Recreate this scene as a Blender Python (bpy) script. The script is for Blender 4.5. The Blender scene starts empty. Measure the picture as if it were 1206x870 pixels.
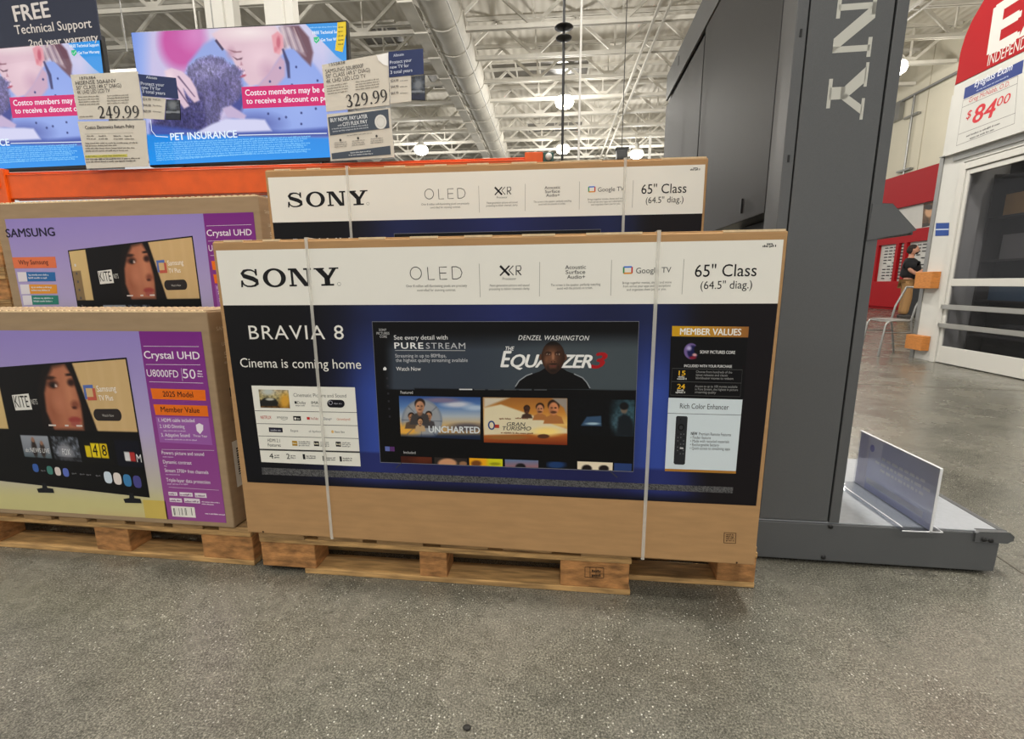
import bpy, math, random
import numpy as np
from mathutils import Vector, Matrix
from mathutils.geometry import tessellate_polygon

random.seed(7)
SC = bpy.context.scene
COL = SC.collection

# ------------------------------------------------------------------ camera
FPX = 540.0
CX, CY = 603.0, 435.0
PITCH, ROLL, YAW = .1861, -.0069, -.0854
CAM = np.array([.9896, -1.3068, .946])
_f = np.array([math.sin(YAW)*math.cos(PITCH), math.cos(YAW)*math.cos(PITCH), -math.sin(PITCH)])
_r = np.array([math.cos(YAW), -math.sin(YAW), 0.])
_u = np.cross(_r, _f)
_c, _s = math.cos(ROLL), math.sin(ROLL)
RV, UV_ = _c*_r + _s*_u, -_s*_r + _c*_u
cam_data = bpy.data.cameras.new('camera')
cam_data.sensor_fit = 'HORIZONTAL'; cam_data.sensor_width = 36
cam_data.lens = FPX/1206*36
cam_data.clip_start = .02; cam_data.clip_end = 300
cam = bpy.data.objects.new('camera', cam_data); COL.objects.link(cam)
m = Matrix.Identity(4)
for i in range(3):
    m[i][0] = RV[i]; m[i][1] = UV_[i]; m[i][2] = -_f[i]; m[i][3] = CAM[i]
cam.matrix_world = m
SC.camera = cam

# ------------------------------------------------------------------ light, exposure
SC.view_settings.view_transform = 'Standard'
SC.view_settings.look = 'None'
SC.view_settings.gamma = 1
SC.view_settings.use_curve_mapping = False
SC.view_settings.exposure = 0.07
world = bpy.data.worlds.new('world'); SC.world = world
world.use_nodes = True
bg = world.node_tree.nodes['Background']
bg.inputs[0].default_value = (1.0, .985, .96, 1); bg.inputs[1].default_value = .74
LAMP_W = 620.0
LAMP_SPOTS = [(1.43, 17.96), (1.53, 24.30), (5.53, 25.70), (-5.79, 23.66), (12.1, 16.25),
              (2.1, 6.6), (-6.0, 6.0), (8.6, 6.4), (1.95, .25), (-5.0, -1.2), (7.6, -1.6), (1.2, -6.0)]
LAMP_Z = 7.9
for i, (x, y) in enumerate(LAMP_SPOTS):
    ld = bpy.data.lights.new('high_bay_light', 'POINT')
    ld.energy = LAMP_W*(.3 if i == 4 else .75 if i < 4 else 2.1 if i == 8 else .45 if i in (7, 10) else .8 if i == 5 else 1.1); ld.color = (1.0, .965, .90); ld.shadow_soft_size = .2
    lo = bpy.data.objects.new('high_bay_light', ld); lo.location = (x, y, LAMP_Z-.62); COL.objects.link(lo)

# ------------------------------------------------------------------ geometry helpers
def ray(x, y): return _f + RV*((x-CX)/FPX) + UV_*((CY-y)/FPX)
def pz(x, y, z):
    d = ray(x, y); return CAM + d*((z-CAM[2])/d[2])
def pY(x, y, Y):
    d = ray(x, y); return CAM + d*((Y-CAM[1])/d[1])
def pX(x, y, X):
    d = ray(x, y); return CAM + d*((X-CAM[0])/d[0])

def s2l(c):
    c = np.clip(np.asarray(c, float)/255., 0, 1)
    return np.where(c <= .04045, c/12.92, ((c+.055)/1.055)**2.4)

def tag(o, label=None, cat=None, group=None, kind=None):
    if label: o['label'] = label
    if cat: o['category'] = cat
    if group: o['group'] = group
    if kind: o['kind'] = kind
    return o

def empty(name, loc, rz=0, **kw):
    o = bpy.data.objects.new(name, None); o.empty_display_size = .05
    o.location = loc; o.rotation_euler = (0, 0, rz); COL.objects.link(o)
    tag(o, **kw); return o

def copy_tree(o, parent=None):
    c = o.copy(); COL.objects.link(c)
    if parent is not None:
        c.parent = parent
    for ch in list(o.children):
        copy_tree(ch, c)
    return c

# ------------------------------------------------------------------ materials
def mat(name, rgb, rough=.6, metal=0., spec=.5, noise=None, bump=None, emit=None, alpha=None, trans=None):
    """rgb is 0..255 sRGB. noise=(scale, amount, stretch) varies the colour, bump=(scale, strength)."""
    mt = bpy.data.materials.new(name); mt.use_nodes = True
    nt = mt.node_tree; b = nt.nodes['Principled BSDF']
    c = tuple(s2l(rgb))+(1,)
    b.inputs['Base Color'].default_value = c
    b.inputs['Roughness'].default_value = rough
    b.inputs['Metallic'].default_value = metal
    b.inputs['Specular IOR Level'].default_value = spec
    if emit is not None:
        b.inputs['Emission Color'].default_value = tuple(s2l(rgb))+(1,)
        b.inputs['Emission Strength'].default_value = emit
    if alpha is not None: b.inputs['Alpha'].default_value = alpha
    if trans is not None: b.inputs['Transmission Weight'].default_value = trans
    if noise or bump:
        tc = nt.nodes.new('ShaderNodeTexCoord'); mp = nt.nodes.new('ShaderNodeMapping')
        nt.links.new(tc.outputs['Object'], mp.inputs[0])
    if noise:
        sc, am, st = noise
        mp.inputs['Scale'].default_value = st
        n = nt.nodes.new('ShaderNodeTexNoise'); n.inputs['Scale'].default_value = sc
        n.inputs['Detail'].default_value = 5
        nt.links.new(mp.outputs[0], n.inputs['Vector'])
        cr = nt.nodes.new('ShaderNodeValToRGB')
        lo = tuple(np.array(c[:3])*(1-am))+(1,); hi = tuple(np.clip(np.array(c[:3])*(1+am), 0, 1))+(1,)
        cr.color_ramp.elements[0].color = lo; cr.color_ramp.elements[1].color = hi
        cr.color_ramp.elements[0].position = .32; cr.color_ramp.elements[1].position = .68
        nt.links.new(n.outputs['Fac'], cr.inputs[0]); nt.links.new(cr.outputs[0], b.inputs['Base Color'])
    if bump:
        n2 = nt.nodes.new('ShaderNodeTexNoise'); n2.inputs['Scale'].default_value = bump[0]
        n2.inputs['Detail'].default_value = 4
        nt.links.new(mp.outputs[0], n2.inputs['Vector'])
        bp = nt.nodes.new('ShaderNodeBump'); bp.inputs['Strength'].default_value = bump[1]
        bp.inputs['Distance'].default_value = .004
        nt.links.new(n2.outputs['Fac'], bp.inputs['Height']); nt.links.new(bp.outputs[0], b.inputs['Normal'])
    return mt

def vcol_mat(name, rough=.38, emit=0., spec=.5, alpha=1.):
    mt = bpy.data.materials.new(name); mt.use_nodes = True
    nt = mt.node_tree; b = nt.nodes['Principled BSDF']
    a = nt.nodes.new('ShaderNodeAttribute'); a.attribute_name = 'Col'
    b.inputs['Roughness'].default_value = rough
    b.inputs['Specular IOR Level'].default_value = spec
    b.inputs['Alpha'].default_value = alpha
    if emit:
        nt.links.new(a.outputs['Color'], b.inputs['Emission Color'])
        b.inputs['Emission Strength'].default_value = emit
        b.inputs['Base Color'].default_value = (.01, .01, .012, 1)
    else:
        nt.links.new(a.outputs['Color'], b.inputs['Base Color'])
    return mt

M = {}
M['print'] = vcol_mat('printed_ink', .5, spec=.2)
M['card_print'] = vcol_mat('printed_card', .45)
M['screen'] = vcol_mat('lit_screen', .12, emit=.96)
M['box'] = mat('kraft_cardboard', (176, 137, 92), .75, noise=(9, .07, (1, 1, 6)), bump=(160, .12))
M['box_grey'] = mat('dull_cardboard', (158, 134, 104), .78, noise=(9, .07, (1, 1, 6)), bump=(160, .12))
M['box_edge'] = mat('cut_cardboard_edge', (226, 200, 160), .8, noise=(60, .12, (1, 1, 1)))
M['strap'] = mat('plastic_strap', (232, 230, 222), .25, alpha=.36)
M['wood'] = mat('pallet_wood', (184, 146, 94), .8, noise=(7, .42, (1.2, 9, 9)), bump=(60, .5))
M['wood2'] = mat('pallet_wood_weathered', (166, 132, 88), .85, noise=(6, .45, (1.2, 10, 10)), bump=(60, .6))
M['woodend'] = mat('pallet_block_wood', (172, 122, 72), .8, noise=(16, .5, (1, 1, 2.6)), bump=(80, .6))
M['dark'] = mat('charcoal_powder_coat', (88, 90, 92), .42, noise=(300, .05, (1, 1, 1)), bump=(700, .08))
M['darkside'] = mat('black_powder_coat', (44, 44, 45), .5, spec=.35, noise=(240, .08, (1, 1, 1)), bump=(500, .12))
M['greytop'] = mat('grey_steel_top', (158, 162, 168), .4, noise=(60, .05, (1, 1, 1)))
M['black'] = mat('black_plastic', (16, 16, 17), .4)
M['orange'] = mat('orange_rack_paint', (222, 88, 12), .38, noise=(14, .08, (1, 1, 1)))
M['teal'] = mat('green_rack_paint', (40, 84, 78), .45)
M['white'] = mat('white_paint', (202, 201, 196), .6, noise=(3, .03, (1, 1, 1)))
M['white2'] = mat('off_white_steel', (202, 200, 194), .45)
M['truss'] = mat('white_painted_steel', (206, 202, 192), .6, noise=(2, .08, (1, 1, 1)))
M['duct'] = mat('white_duct_metal', (186, 182, 172), .65, noise=(1.5, .12, (1, 1, 1)))
M['red'] = mat('red_panel', (164, 8, 20), .55, spec=.25)
M['chrome'] = mat('brushed_steel', (200, 198, 192), .28, metal=1.)
M['grey'] = mat('grey_metal', (150, 150, 148), .35, metal=.7)
M['oak'] = mat('orange_oak', (190, 122, 58), .5, noise=(20, .18, (1, 1, 5)))
M['bulb'] = mat('lamp_glow', (255, 248, 226), .5, emit=9.)
M['skin'] = mat('skin', (196, 142, 118), .55)
M['hair'] = mat('dark_hair', (40, 28, 24), .8)
M['shirt'] = mat('black_polo_cloth', (22, 22, 26), .85)
M['khaki'] = mat('khaki_cloth', (160, 122, 78), .85)
M['shoe'] = mat('dark_shoe', (60, 56, 54), .6)
M['beige'] = mat('beige_wall', (200, 194, 176), .7, noise=(.8, .03, (1, 1, 1)))
M['navy'] = mat('navy_card', (28, 44, 92), .35)

def glass_mat(name, tint, amount):
    mt = bpy.data.materials.new(name); mt.use_nodes = True
    nt = mt.node_tree; nt.nodes.clear()
    out = nt.nodes.new('ShaderNodeOutputMaterial'); mx = nt.nodes.new('ShaderNodeMixShader')
    tr = nt.nodes.new('ShaderNodeBsdfTransparent'); gl = nt.nodes.new('ShaderNodeBsdfGlossy')
    tr.inputs[0].default_value = tint; gl.inputs['Roughness'].default_value = .04
    mx.inputs[0].default_value = amount
    nt.links.new(tr.outputs[0], mx.inputs[1]); nt.links.new(gl.outputs[0], mx.inputs[2])
    nt.links.new(mx.outputs[0], out.inputs[0]); return mt
M['acrylic'] = glass_mat('clear_acrylic', (.93, .94, .96, 1), .12)
M['doorglass'] = glass_mat('dark_door_glass', (.7, .7, .72, 1), .035)
M['edge'] = mat('acrylic_edge', (232, 234, 238), .2, spec=.8)

def floor_material():
    mt = bpy.data.materials.new('polished_concrete'); mt.use_nodes = True
    nt = mt.node_tree; b = nt.nodes['Principled BSDF']; L = nt.links.new
    tc = nt.nodes.new('ShaderNodeTexCoord')
    def noise(scale, det=6, rough=.6):
        n = nt.nodes.new('ShaderNodeTexNoise'); n.inputs['Scale'].default_value = scale
        n.inputs['Detail'].default_value = det; n.inputs['Roughness'].default_value = rough
        L(tc.outputs['Object'], n.inputs['Vector']); return n
    def ramp(src, stops):
        r = nt.nodes.new('ShaderNodeValToRGB'); L(src, r.inputs[0])
        while len(r.color_ramp.elements) < len(stops): r.color_ramp.elements.new(.5)
        for e, (p, c) in zip(r.color_ramp.elements, stops):
            e.position = p; e.color = tuple(s2l(c))+(1,)
        return r
    big = noise(1.6, 5, .6)
    base = ramp(big.outputs['Fac'], [(.28, (140, 138, 128)), (.5, (170, 167, 154)), (.72, (188, 183, 169))])
    fine = noise(210, 6, .8)
    fr = ramp(fine.outputs['Fac'], [(.38, (60, 60, 60)), (.5, (126, 126, 126)), (.62, (200, 200, 198))])
    mid = ramp(noise(26, 6, .75).outputs['Fac'], [(.34, (96, 96, 94)), (.5, (130, 130, 130)), (.7, (152, 152, 150))])
    m0 = nt.nodes.new('ShaderNodeMix'); m0.data_type = 'RGBA'; m0.blend_type = 'OVERLAY'; m0.inputs[0].default_value = .7
    L(base.outputs[0], m0.inputs[6]); L(mid.outputs[0], m0.inputs[7])
    m1 = nt.nodes.new('ShaderNodeMix'); m1.data_type = 'RGBA'; m1.blend_type = 'OVERLAY'
    m1.inputs[0].default_value = .9
    L(m0.outputs[2], m1.inputs[6]); L(fr.outputs[0], m1.inputs[7])
    # pale aggregate chips
    v = nt.nodes.new('ShaderNodeTexVoronoi'); v.inputs['Scale'].default_value = 105
    L(tc.outputs['Object'], v.inputs['Vector'])
    vr = ramp(v.outputs['Distance'], [(.0, (255, 255, 255)), (.13, (255, 255, 255)), (.24, (0, 0, 0))])
    sel = nt.nodes.new('ShaderNodeSeparateColor'); L(v.outputs['Color'], sel.inputs[0])
    gt = nt.nodes.new('ShaderNodeMath'); gt.operation = 'GREATER_THAN'; gt.inputs[1].default_value = .70
    L(sel.outputs[0], gt.inputs[0])
    patch = noise(2.3, 3)
    pr_ = nt.nodes.new('ShaderNodeMapRange'); pr_.inputs[1].default_value = .40; pr_.inputs[2].default_value = .56
    L(patch.outputs['Fac'], pr_.inputs[0])
    mu = nt.nodes.new('ShaderNodeMath'); mu.operation = 'MULTIPLY'; L(gt.outputs[0], mu.inputs[0]); L(vr.outputs[0], mu.inputs[1])
    mu2 = nt.nodes.new('ShaderNodeMath'); mu2.operation = 'MULTIPLY'; L(mu.outputs[0], mu2.inputs[0]); L(pr_.outputs[0], mu2.inputs[1])
    m2 = nt.nodes.new('ShaderNodeMix'); m2.data_type = 'RGBA'
    L(mu2.outputs[0], m2.inputs[0]); L(m1.outputs[2], m2.inputs[6]); m2.inputs[7].default_value = (.60, .59, .53, 1)
    L(m2.outputs[2], b.inputs['Base Color'])
    rr = nt.nodes.new('ShaderNodeMapRange'); rr.inputs[1].default_value = .3; rr.inputs[2].default_value = .7
    rr.inputs[3].default_value = .16; rr.inputs[4].default_value = .34
    L(noise(3.2, 5).outputs['Fac'], rr.inputs[0]); L(rr.outputs[0], b.inputs['Roughness'])
    b.inputs['Specular IOR Level'].default_value = .55
    bp = nt.nodes.new('ShaderNodeBump'); bp.inputs['Strength'].default_value = .22; bp.inputs['Distance'].default_value = .002
    L(noise(130, 4).outputs['Fac'], bp.inputs['Height']); L(bp.outputs[0], b.inputs['Normal'])
    return mt
M['floor'] = floor_material()

def deck_material():
    mt = mat('ribbed_roof_deck', (204, 199, 188), .75)
    nt = mt.node_tree; b = nt.nodes['Principled BSDF']
    tc = nt.nodes.new('ShaderNodeTexCoord'); w = nt.nodes.new('ShaderNodeTexWave')
    w.inputs['Scale'].default_value = 1.1; w.bands_direction = 'X'
    nt.links.new(tc.outputs['Object'], w.inputs['Vector'])
    bp = nt.nodes.new('ShaderNodeBump'); bp.inputs['Strength'].default_value = .5; bp.inputs['Distance'].default_value = .04
    nt.links.new(w.outputs['Fac'], bp.inputs['Height']); nt.links.new(bp.outputs[0], b.inputs['Normal'])
    return mt
M['deck'] = deck_material()

# ------------------------------------------------------------------ mesh builder
class MB:
    def __init__(s): s.v = []; s.f = []; s.mi = []; s.sm = []
    def add(s, vs, fs, mi=0, smooth=False):
        o = len(s.v); s.v += [tuple(p) for p in vs]
        for f in fs: s.f.append(tuple(o+i for i in f)); s.mi.append(mi); s.sm.append(smooth)
        return s
    def box(s, x0, y0, z0, x1, y1, z1, mi=0, mtx=None):
        vs = [Vector((x, y, z)) for z in (z0, z1) for y in (y0, y1) for x in (x0, x1)]
        if mtx: vs = [mtx @ p for p in vs]
        return s.add(vs, [(0, 2, 3, 1), (4, 5, 7, 6), (0, 1, 5, 4), (2, 6, 7, 3), (0, 4, 6, 2), (1, 3, 7, 5)], mi)
    def prism(s, pts, a0, a1, axis='y', mi=0):
        """pts: outline in the two other axes; extruded from a0 to a1 along axis."""
        def P(p, a):
            return {'y': (p[0], a, p[1]), 'x': (a, p[0], p[1]), 'z': (p[0], p[1], a)}[axis]
        n = len(pts); vs = [P(p, a0) for p in pts]+[P(p, a1) for p in pts]
        fs = [(i, (i+1) % n, n+(i+1) % n, n+i) for i in range(n)]
        tri = tessellate_polygon([[Vector((p[0], p[1], 0)) for p in pts]])
        for t in tri: fs.append(tuple(t)); fs.append(tuple(n+i for i in reversed(t)))
        return s.add(vs, fs, mi)
    def tube(s, path, r, n=8, mi=0, closed=False, cap=True):
        path = [Vector(p) for p in path]; k = len(path); rings = []
        rs = r if isinstance(r, (list, tuple)) else [r]*k
        up = None
        for i, p in enumerate(path):
            a = path[i-1] if (i > 0 or closed) else p
            b = path[(i+1) % k] if (i < k-1 or closed) else p
            d = (b-a).normalized()
            if up is None:
                up = Vector((0, 0, 1)) if abs(d.z) < .9 else Vector((1, 0, 0))
            x = d.cross(up).normalized(); y = x.cross(d).normalized(); up = y
            rings.append([p+(x*math.cos(t)+y*math.sin(t))*rs[i] for t in [2*math.pi*j/n for j in range(n)]])
        vs = [q for rg in rings for q in rg]; fs = []
        for i in range(k if closed else k-1):
            i2 = (i+1) % k
            for j in range(n): fs.append((i*n+j, i*n+(j+1) % n, i2*n+(j+1) % n, i2*n+j))
        s.add(vs, fs, mi, True)
        if cap and not closed:
            s.add(rings[0], [tuple(range(n))[::-1]], mi); s.add(rings[-1], [tuple(range(n))], mi)
        return s
    def bar(s, a, b, w, h=None, mi=0):
        h = h or w; a = Vector(a); b = Vector(b); d = (b-a).normalized()
        up = Vector((0, 0, 1)) if abs(d.z) < .95 else Vector((0, 1, 0))
        x = d.cross(up).normalized()*w/2; y = x.normalized().cross(d)*h/2
        vs = [a-x-y, a+x-y, a+x+y, a-x+y, b-x-y, b+x-y, b+x+y, b-x+y]
        return s.add(vs, [(0, 1, 2, 3), (7, 6, 5, 4), (0, 4, 5, 1), (1, 5, 6, 2), (2, 6, 7, 3), (3, 7, 4, 0)], mi)
    def lathe(s, c, prof, n=20, mi=0):
        c = Vector(c); vs = []; fs = []
        for r, z in prof:
            for j in range(n):
                t = 2*math.pi*j/n; vs.append(c+Vector((r*math.cos(t), r*math.sin(t), z)))
        for i in range(len(prof)-1):
            for j in range(n): fs.append((i*n+j, i*n+(j+1) % n, (i+1)*n+(j+1) % n, (i+1)*n+j))
        return s.add(vs, fs, mi, True)
    def ball(s, c, rx, ry, rz, n=14, mi=0):
        prof = [(max(1e-4, math.sin(math.pi*i/n)), -math.cos(math.pi*i/n)) for i in range(n+1)]
        k = len(s.v); s.lathe((0, 0, 0), prof, 18, mi)
        for i in range(k, len(s.v)):
            p = s.v[i]; s.v[i] = (c[0]+p[0]*rx, c[1]+p[1]*ry, c[2]+p[2]*rz)
        return s
    def build(s, name, mats, parent=None, bevel=0, loc=None, rz=0, **kw):
        me = bpy.data.meshes.new(name); me.from_pydata(s.v, [], s.f)
        if not isinstance(mats, (list, tuple)): mats = [mats]
        for mm in mats: me.materials.append(mm)
        me.polygons.foreach_set('material_index', s.mi); me.polygons.foreach_set('use_smooth', s.sm)
        me.update()
        o = bpy.data.objects.new(name, me); COL.objects.link(o)
        if parent is not None: o.parent = parent
        if loc is not None: o.location = loc
        o.rotation_euler = (0, 0, rz)
        if bevel:
            bv = o.modifiers.new('bevel', 'BEVEL'); bv.width = bevel; bv.segments = 2; bv.limit_method = 'ANGLE'
            bv.angle_limit = math.radians(40)
        tag(o, **kw); return o

# ------------------------------------------------------------------ flat printed artwork
_tcache = {}
def text_mesh(st, bold=0., shear=0., space=1.):
    k = (st, bold, shear, space)
    if k in _tcache: return _tcache[k]
    cu = bpy.data.curves.new('t', 'FONT'); cu.body = st; cu.offset = bold; cu.shear = shear
    cu.space_character = space; cu.resolution_u = 3; cu.fill_mode = 'BOTH'
    ob = bpy.data.objects.new('t', cu); COL.objects.link(ob)
    dg = bpy.context.evaluated_depsgraph_get()
    me = bpy.data.meshes.new_from_object(ob.evaluated_get(dg))
    vs = np.array([v.co[:2] for v in me.vertices]) if len(me.vertices) else np.zeros((1, 2))
    fs = [tuple(p.vertices) for p in me.polygons]
    bpy.data.objects.remove(ob); bpy.data.curves.remove(cu); bpy.data.meshes.remove(me)
    _tcache[k] = (vs, fs); return _tcache[k]
CAPH = .6875
_h = text_mesh('H')[0]; CAPH = _h[:, 1].max()

class Art:
    """Flat print on a vertical plane. origin = lower left corner, yaw = direction of +u."""
    def __init__(s, origin, yaw=0., step=.00025):
        s.o = np.array(origin, float); s.yaw = yaw; s.step = step
        s.U = np.array([math.cos(yaw), math.sin(yaw), 0]); s.N = np.array([-math.sin(yaw), math.cos(yaw), 0])
        s.fr = (s.o, 0., 0.)     # plane used for reading pixels, and the offset in u, v
        s.v = []; s.f = []; s.c = []
    def frame(s, origin, du=0., dv=0.): s.fr = (np.array(origin, float), du, dv)
    def uv(s, x, y):
        d = ray(x, y); o, du, dv = s.fr
        t = ((o-CAM)@s.N)/(d@s.N); P = CAM+t*d-o
        return np.array([P@s.U+du, P[2]+dv])
    def px(s, u, v):
        o, du, dv = s.fr
        P = o[None]+(u-du)[:, None]*s.U[None]+(v-dv)[:, None]*np.array([0, 0, 1.])-CAM
        z = P@_f
        return CX+FPX*(P@RV)/z, CY-FPX*(P@UV_)/z
    def raw(s, uvs, faces, cols, layer):
        o = len(s.v); uvs = np.asarray(uvs, float)
        for p in uvs: s.v.append((p[0], -.0004-layer*s.step, p[1]))
        cols = np.asarray(cols, float)
        if cols.ndim == 1: cols = np.repeat(cols[None], len(uvs), 0)
        s.c += list(s2l(cols))
        for f in faces: s.f.append(tuple(o+i for i in f))
    def polyuv(s, uvs, col, layer=1):
        tri = tessellate_polygon([[Vector((p[0], p[1], 0)) for p in uvs]])
        s.raw(uvs, [tuple(t) for t in tri], col, layer)
    def poly(s, pts, col, layer=1): s.polyuv([s.uv(*p) for p in pts], col, layer)
    def quad(s, tl, tr, br, bl, col, layer=1):
        """axis aligned in the plane where possible: corners taken as given."""
        s.raw([s.uv(*bl), s.uv(*br), s.uv(*tr), s.uv(*tl)], [(0, 1, 2, 3)], col, layer)
    def rect(s, a, b, col, layer=1):
        """upper left and lower right pixels -> exact rectangle in the plane"""
        p, q = s.uv(*a), s.uv(*b)
        s.raw([(p[0], q[1]), (q[0], q[1]), (q[0], p[1]), (p[0], p[1])], [(0, 1, 2, 3)], col, layer)
    def line(s, pts, w, col, layer=2, closed=False):
        P = [s.uv(*p) for p in pts]; s.lineuv(P, w, col, layer, closed)
    def lineuv(s, P, w, col, layer=2, closed=False):
        P = [np.asarray(p, float) for p in P]; n = len(P); L = []; R = []
        ws = w if isinstance(w, (list, tuple, np.ndarray)) else [w]*n
        for i in range(n):
            a = P[i-1] if (i > 0 or closed) else P[i]; b = P[(i+1) % n] if (i < n-1 or closed) else P[i]
            d = b-a; d = d/(np.linalg.norm(d)+1e-12); nn = np.array([-d[1], d[0]])
            L.append(P[i]+nn*ws[i]/2); R.append(P[i]-nn*ws[i]/2)
        fs = [(i, (i+1) % n, n+(i+1) % n, n+i) for i in range(n if closed else n-1)]
        s.raw(L+R, fs, col, layer)
    def ell(s, cx, cy, rx, ry, col, layer=2, n=28, ring=0.):
        c = s.uv(cx, cy); a = np.linalg.norm(s.uv(cx+rx, cy)-c); b = np.linalg.norm(s.uv(cx, cy-ry)-c)
        P = [c+np.array([a*math.cos(t), b*math.sin(t)]) for t in np.linspace(0, 2*math.pi, n, endpoint=False)]
        if ring: s.lineuv(P, ring, col, layer, True)
        else: s.raw([c]+P, [(0, 1+i, 1+(i+1) % n) for i in range(n)], col, layer)
    def text(s, st, a, b, h, col, layer=3, bold=0., shear=0., space=1., fy=None):
        """baseline from pixel a to pixel b, capital height h pixels"""
        extra = max(0., bold*.9-.002)
        vs, fs = text_mesh(st, 0., shear, space)
        if not fs: return
        A, B = s.uv(*a), s.uv(*b); d = B-A; w = np.linalg.norm(d); d = d/w; nn = np.array([-d[1], d[0]])
        T = s.uv(a[0], a[1]-h); hh = abs((T-A)@nn)
        x0, x1 = vs[:, 0].min(), vs[:, 0].max()
        X = (vs[:, 0]-x0)/(x1-x0)*w; Y = vs[:, 1]/CAPH*hh
        Q = A[None]+X[:, None]*d[None]+Y[:, None]*nn[None]
        s.raw(Q, fs, col, layer)
        if extra:
            e = extra*hh/CAPH
            for k_, (ox, oy_) in enumerate(((-1, 0), (1, 0), (0, .6), (0, -.6))):
                s.raw(Q+(d*ox+nn*oy_)[None]*e, fs, col, layer+.12*(k_+1))
    def glyph(s, name, a, b, h, col, layer=3):
        """wide slab-serif capital drawn as strokes between baseline pixels a and b"""
        A, B = s.uv(*a), s.uv(*b); d = B-A; w = np.linalg.norm(d); d = d/w; nn = np.array([-d[1], d[0]])
        hh = abs((s.uv(a[0], a[1]-h)-A)@nn)
        m_ = lambda p: A+d*p[0]*w+nn*p[1]*hh
        for kind, data in SLAB[name]:
            if kind == 'p':
                P = [m_(p) for p in data]; s.polyuv(P, col, layer)
            else:
                P, W_ = data; n = len(P); L = []; R = []
                for i in range(n):
                    q = np.array(P[i]); e = np.array(P[min(i+1, n-1)])-np.array(P[max(i-1, 0)])
                    e = e*np.array([w, hh]); e /= np.linalg.norm(e); o = np.array([-e[1]/w, e[0]/hh])*hh
                    ww = W_[i]; L.append(m_(q+o*ww/2)); R.append(m_(q-o*ww/2))
                s.raw(L+R, [(i, i+1, n+i+1, n+i) for i in range(n-1)], col, layer)
    def greek(s, a, b, col, layer=3, words=8, h=1.0, seed=0):
        """a line of illegibly small print between two pixels"""
        rn = random.Random(seed+int(a[0]*7+a[1]*13)); A, B = s.uv(*a), s.uv(*b)
        hh = abs(s.uv(a[0], a[1]-h)[1]-A[1]); d = (B-A); L = np.linalg.norm(d); d /= L
        nn = np.array([-d[1], d[0]]); t = 0.; cw = hh*.75
        while t < L:
            k = rn.randint(2, 8)
            for _ in range(k):
                if t+cw*.6 > L: break
                hi = hh*rn.choice((.68, .7, .72, 1.)); lo = -hh*.25 if rn.random() < .1 else 0
                p = A+d*t
                s.raw([p+nn*lo, p+d*cw*.62+nn*lo, p+d*cw*.62+nn*hi, p+nn*hi], [(0, 1, 2, 3)], col, layer)
                t += cw*.86
            t += cw*.6
    def raster(s, tl, tr, br, bl, nx, ny, painter, layer=1):
        c = [s.uv(*p) for p in (tl, tr, br, bl)]
        a, b = np.meshgrid(np.linspace(0, 1, nx+1), np.linspace(0, 1, ny+1))
        a = a.ravel()[:, None]; b = b.ravel()[:, None]
        P = c[0]*(1-a)*(1-b)+c[1]*a*(1-b)+c[2]*a*b+c[3]*(1-a)*b
        X, Y = s.px(P[:, 0], P[:, 1])
        pt = Paint(X, Y); painter(pt)
        fs = [(j*(nx+1)+i, (j+1)*(nx+1)+i, (j+1)*(nx+1)+i+1, j*(nx+1)+i+1) for j in range(ny) for i in range(nx)]
        s.raw(P, fs, pt.C, layer)
    def build(s, name, material, parent, **kw):
        me = bpy.data.meshes.new(name); me.from_pydata(s.v, [], s.f)
        at = me.color_attributes.new('Col', 'FLOAT_COLOR', 'POINT')
        c = np.ones((len(s.v), 4)); c[:, :3] = np.array(s.c); at.data.foreach_set('color', c.ravel())
        me.materials.append(material); me.update()
        o = bpy.data.objects.new(name, me); COL.objects.link(o); o.parent = parent
        tag(o, **kw); return o

def _h2(i, j):
    x = np.sin(i*127.1+j*311.7)*43758.5453; return x-np.floor(x)
def vnoise(x, y):
    i = np.floor(x); j = np.floor(y); a = x-i; b = y-j; a = a*a*(3-2*a); b = b*b*(3-2*b)
    return (_h2(i, j)*(1-a)+_h2(i+1, j)*a)*(1-b)+(_h2(i, j+1)*(1-a)+_h2(i+1, j+1)*a)*b

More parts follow.
